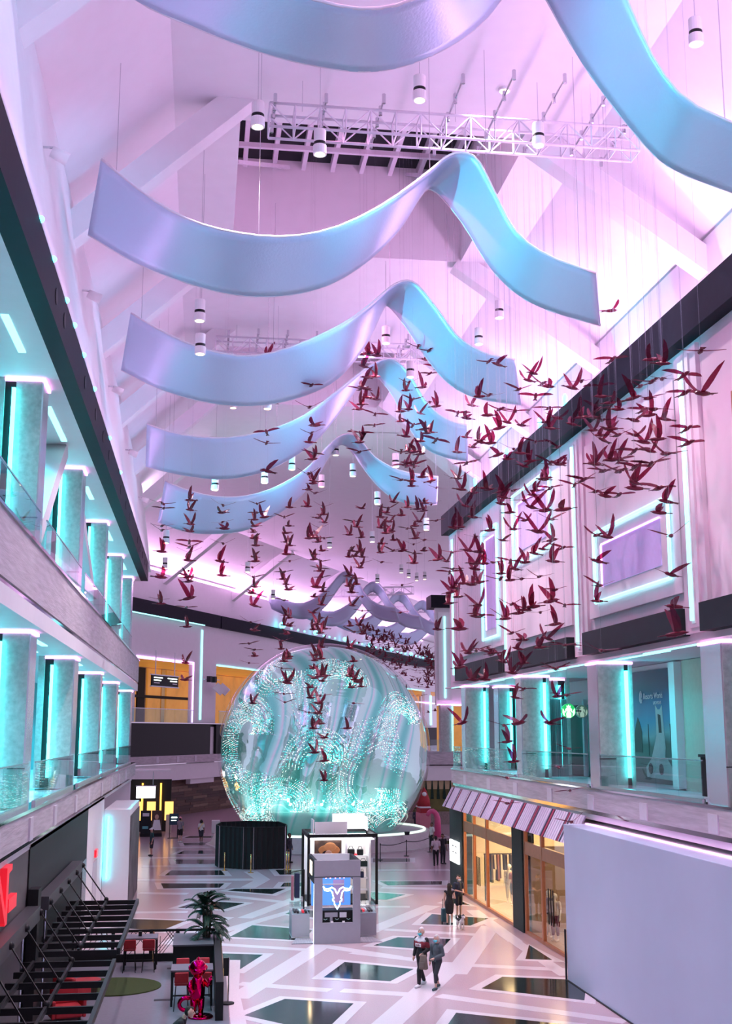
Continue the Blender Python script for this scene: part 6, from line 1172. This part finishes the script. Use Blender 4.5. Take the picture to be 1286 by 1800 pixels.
# others
P_ = [('man in a pale pink shirt seen from behind beside the stanchions', (766, 1522), math.pi, 1.75, 'skin2', (.55, .46, .50), (.012, .012, .014), (.03, .03, .03), 'short', 'long', {}),
      ('man in a black shirt facing the man in pale pink', (778, 1519), .4, 1.8, 'skin2', (.015, .016, .02), (.018, .02, .028), (.03, .03, .03), 'short', 'long', {}),
      ('man in a white T-shirt and black trousers behind the two men', (759, 1492), -1.2, 1.76, 'skin2', (.66, .66, .66), (.012, .012, .014), (.03, .03, .03), 'short', 'long', {}),
      ('man in a red T-shirt and black shorts walking beyond the plinth', (741, 1457), 0, 1.76, 'skin2', (.22, .025, .03), (.012, .012, .014), (.05, .05, .05), 'short', 'short', dict(mask=(.6, .6, .62), stride=.25)),
      ('person in dark blue clothes half hidden behind the man in red', (731, 1458), 0, 1.7, 'skin2', (.03, .04, .06), (.02, .025, .04), (.05, .05, .05), 'long', 'long', {}),
      ('man in a teal shirt, shorts and white cap walking at the left', (266, 1505), -1.3, 1.78, 'skin', (.015, .06, .065), (.012, .012, .016), (.03, .03, .03), 'short', 'short', dict(cap=(.7, .7, .72))),
      ('man in a grey shirt and pink cap photographing near the plank wall', (316, 1481), 2.6, 1.8, 'skin', (.22, .21, .24), (.012, .012, .014), (.75, .75, .78), 'short', 'short', dict(cap=(.75, .35, .40), armL=[(.24, -.1, 1.2), (.12, -.28, 1.42)])),
      ('woman in a white top and dark skirt with a yellow strap near the plank wall', (353, 1482), 2.8, 1.66, 'skin2', (.62, .62, .62), (.03, .035, .05), (.5, .5, .52), 'short', 'short', dict(female=True, skirt=True, stride=.15)),
      ('man in dark clothes standing at the right corner of the black booth', (508, 1517), 1.0, 1.78, 'skin2', (.02, .025, .035), (.02, .03, .05), (.03, .03, .03), 'long', 'long', {})]
for lab, pp, rz_, h_, sk_, tp, bt, shs, slv, lg_, kw in P_:
    if 'skirt' in kw: pass
    o = person(lab, G(*pp), rz_, h_, sk_, tp, bt, shs, (.012, .01, .01), slv, lg_, voxel=.017, group='people around the sphere', **kw)
    if 'yellow' in lab: MB().tube([(.16, -.13, 1.0), (.02, -.155, 1.2), (-.14, -.06, 1.44)], .018, 5).build('yellow_strap', mat('yellow_strap', (.8, .6, .02), .6), o, world=False); MB().tube([(.16, .13, 1.0), (.0, .155, 1.2), (-.14, .08, 1.44)], .018, 5).build('yellow_strap', M.get('ys') or mat('yellow_strap', (.8, .6, .02), .6), o, world=False)
# man leaning over the table edge in front of the sculpture
person('dark haired man in a black shirt bending forward in front of the red sculpture', (-.62, 30.1, .016), 1.4, 1.72, top=(.012, .012, .014), bottom=(.02, .02, .024), shoes=(.03, .03, .03), lean=.75, voxel=.012, armL=[(.24, -.12, 1.1), (.12, -.34, .98)], armR=[(-.24, -.12, 1.1), (-.1, -.36, 1.0)], group='man by the sculpture')
# mannequins in the shop
gm_ = lambda c: c
for lab, loc, rz_, tp, bt in (('pale mannequin in a light outfit behind the double door window', (14.7, 57.9, .03), -.6, (.55, .50, .44), (.52, .48, .42)), ('pale mannequin in a pink top and grey skirt beside the dark pillar', (14.68, 56.9, .03), -.7, (.45, .2, .2), (.10, .11, .13)), ('pale mannequin in a navy jacket in the window beside the hoarding', (13.81, 48.2, .03), -.7, (.03, .035, .06), (.6, .56, .5)), ('pale mannequin in a plum outfit beside the door pulls', (13.81, 47.3, .03), -.8, (.55, .48, .42), (.15, .02, .05))):
    person(lab, loc, rz_, 1.8, 'mann', tp, bt, None, None, 'short', 'long' if 'navy' in lab else 'crop', voxel=.018, plain='mann', skirt='grey skirt' in lab, female=True, group='shop mannequins', name='mannequin', cat='mannequin')

bpy.data.scenes.remove(TS)
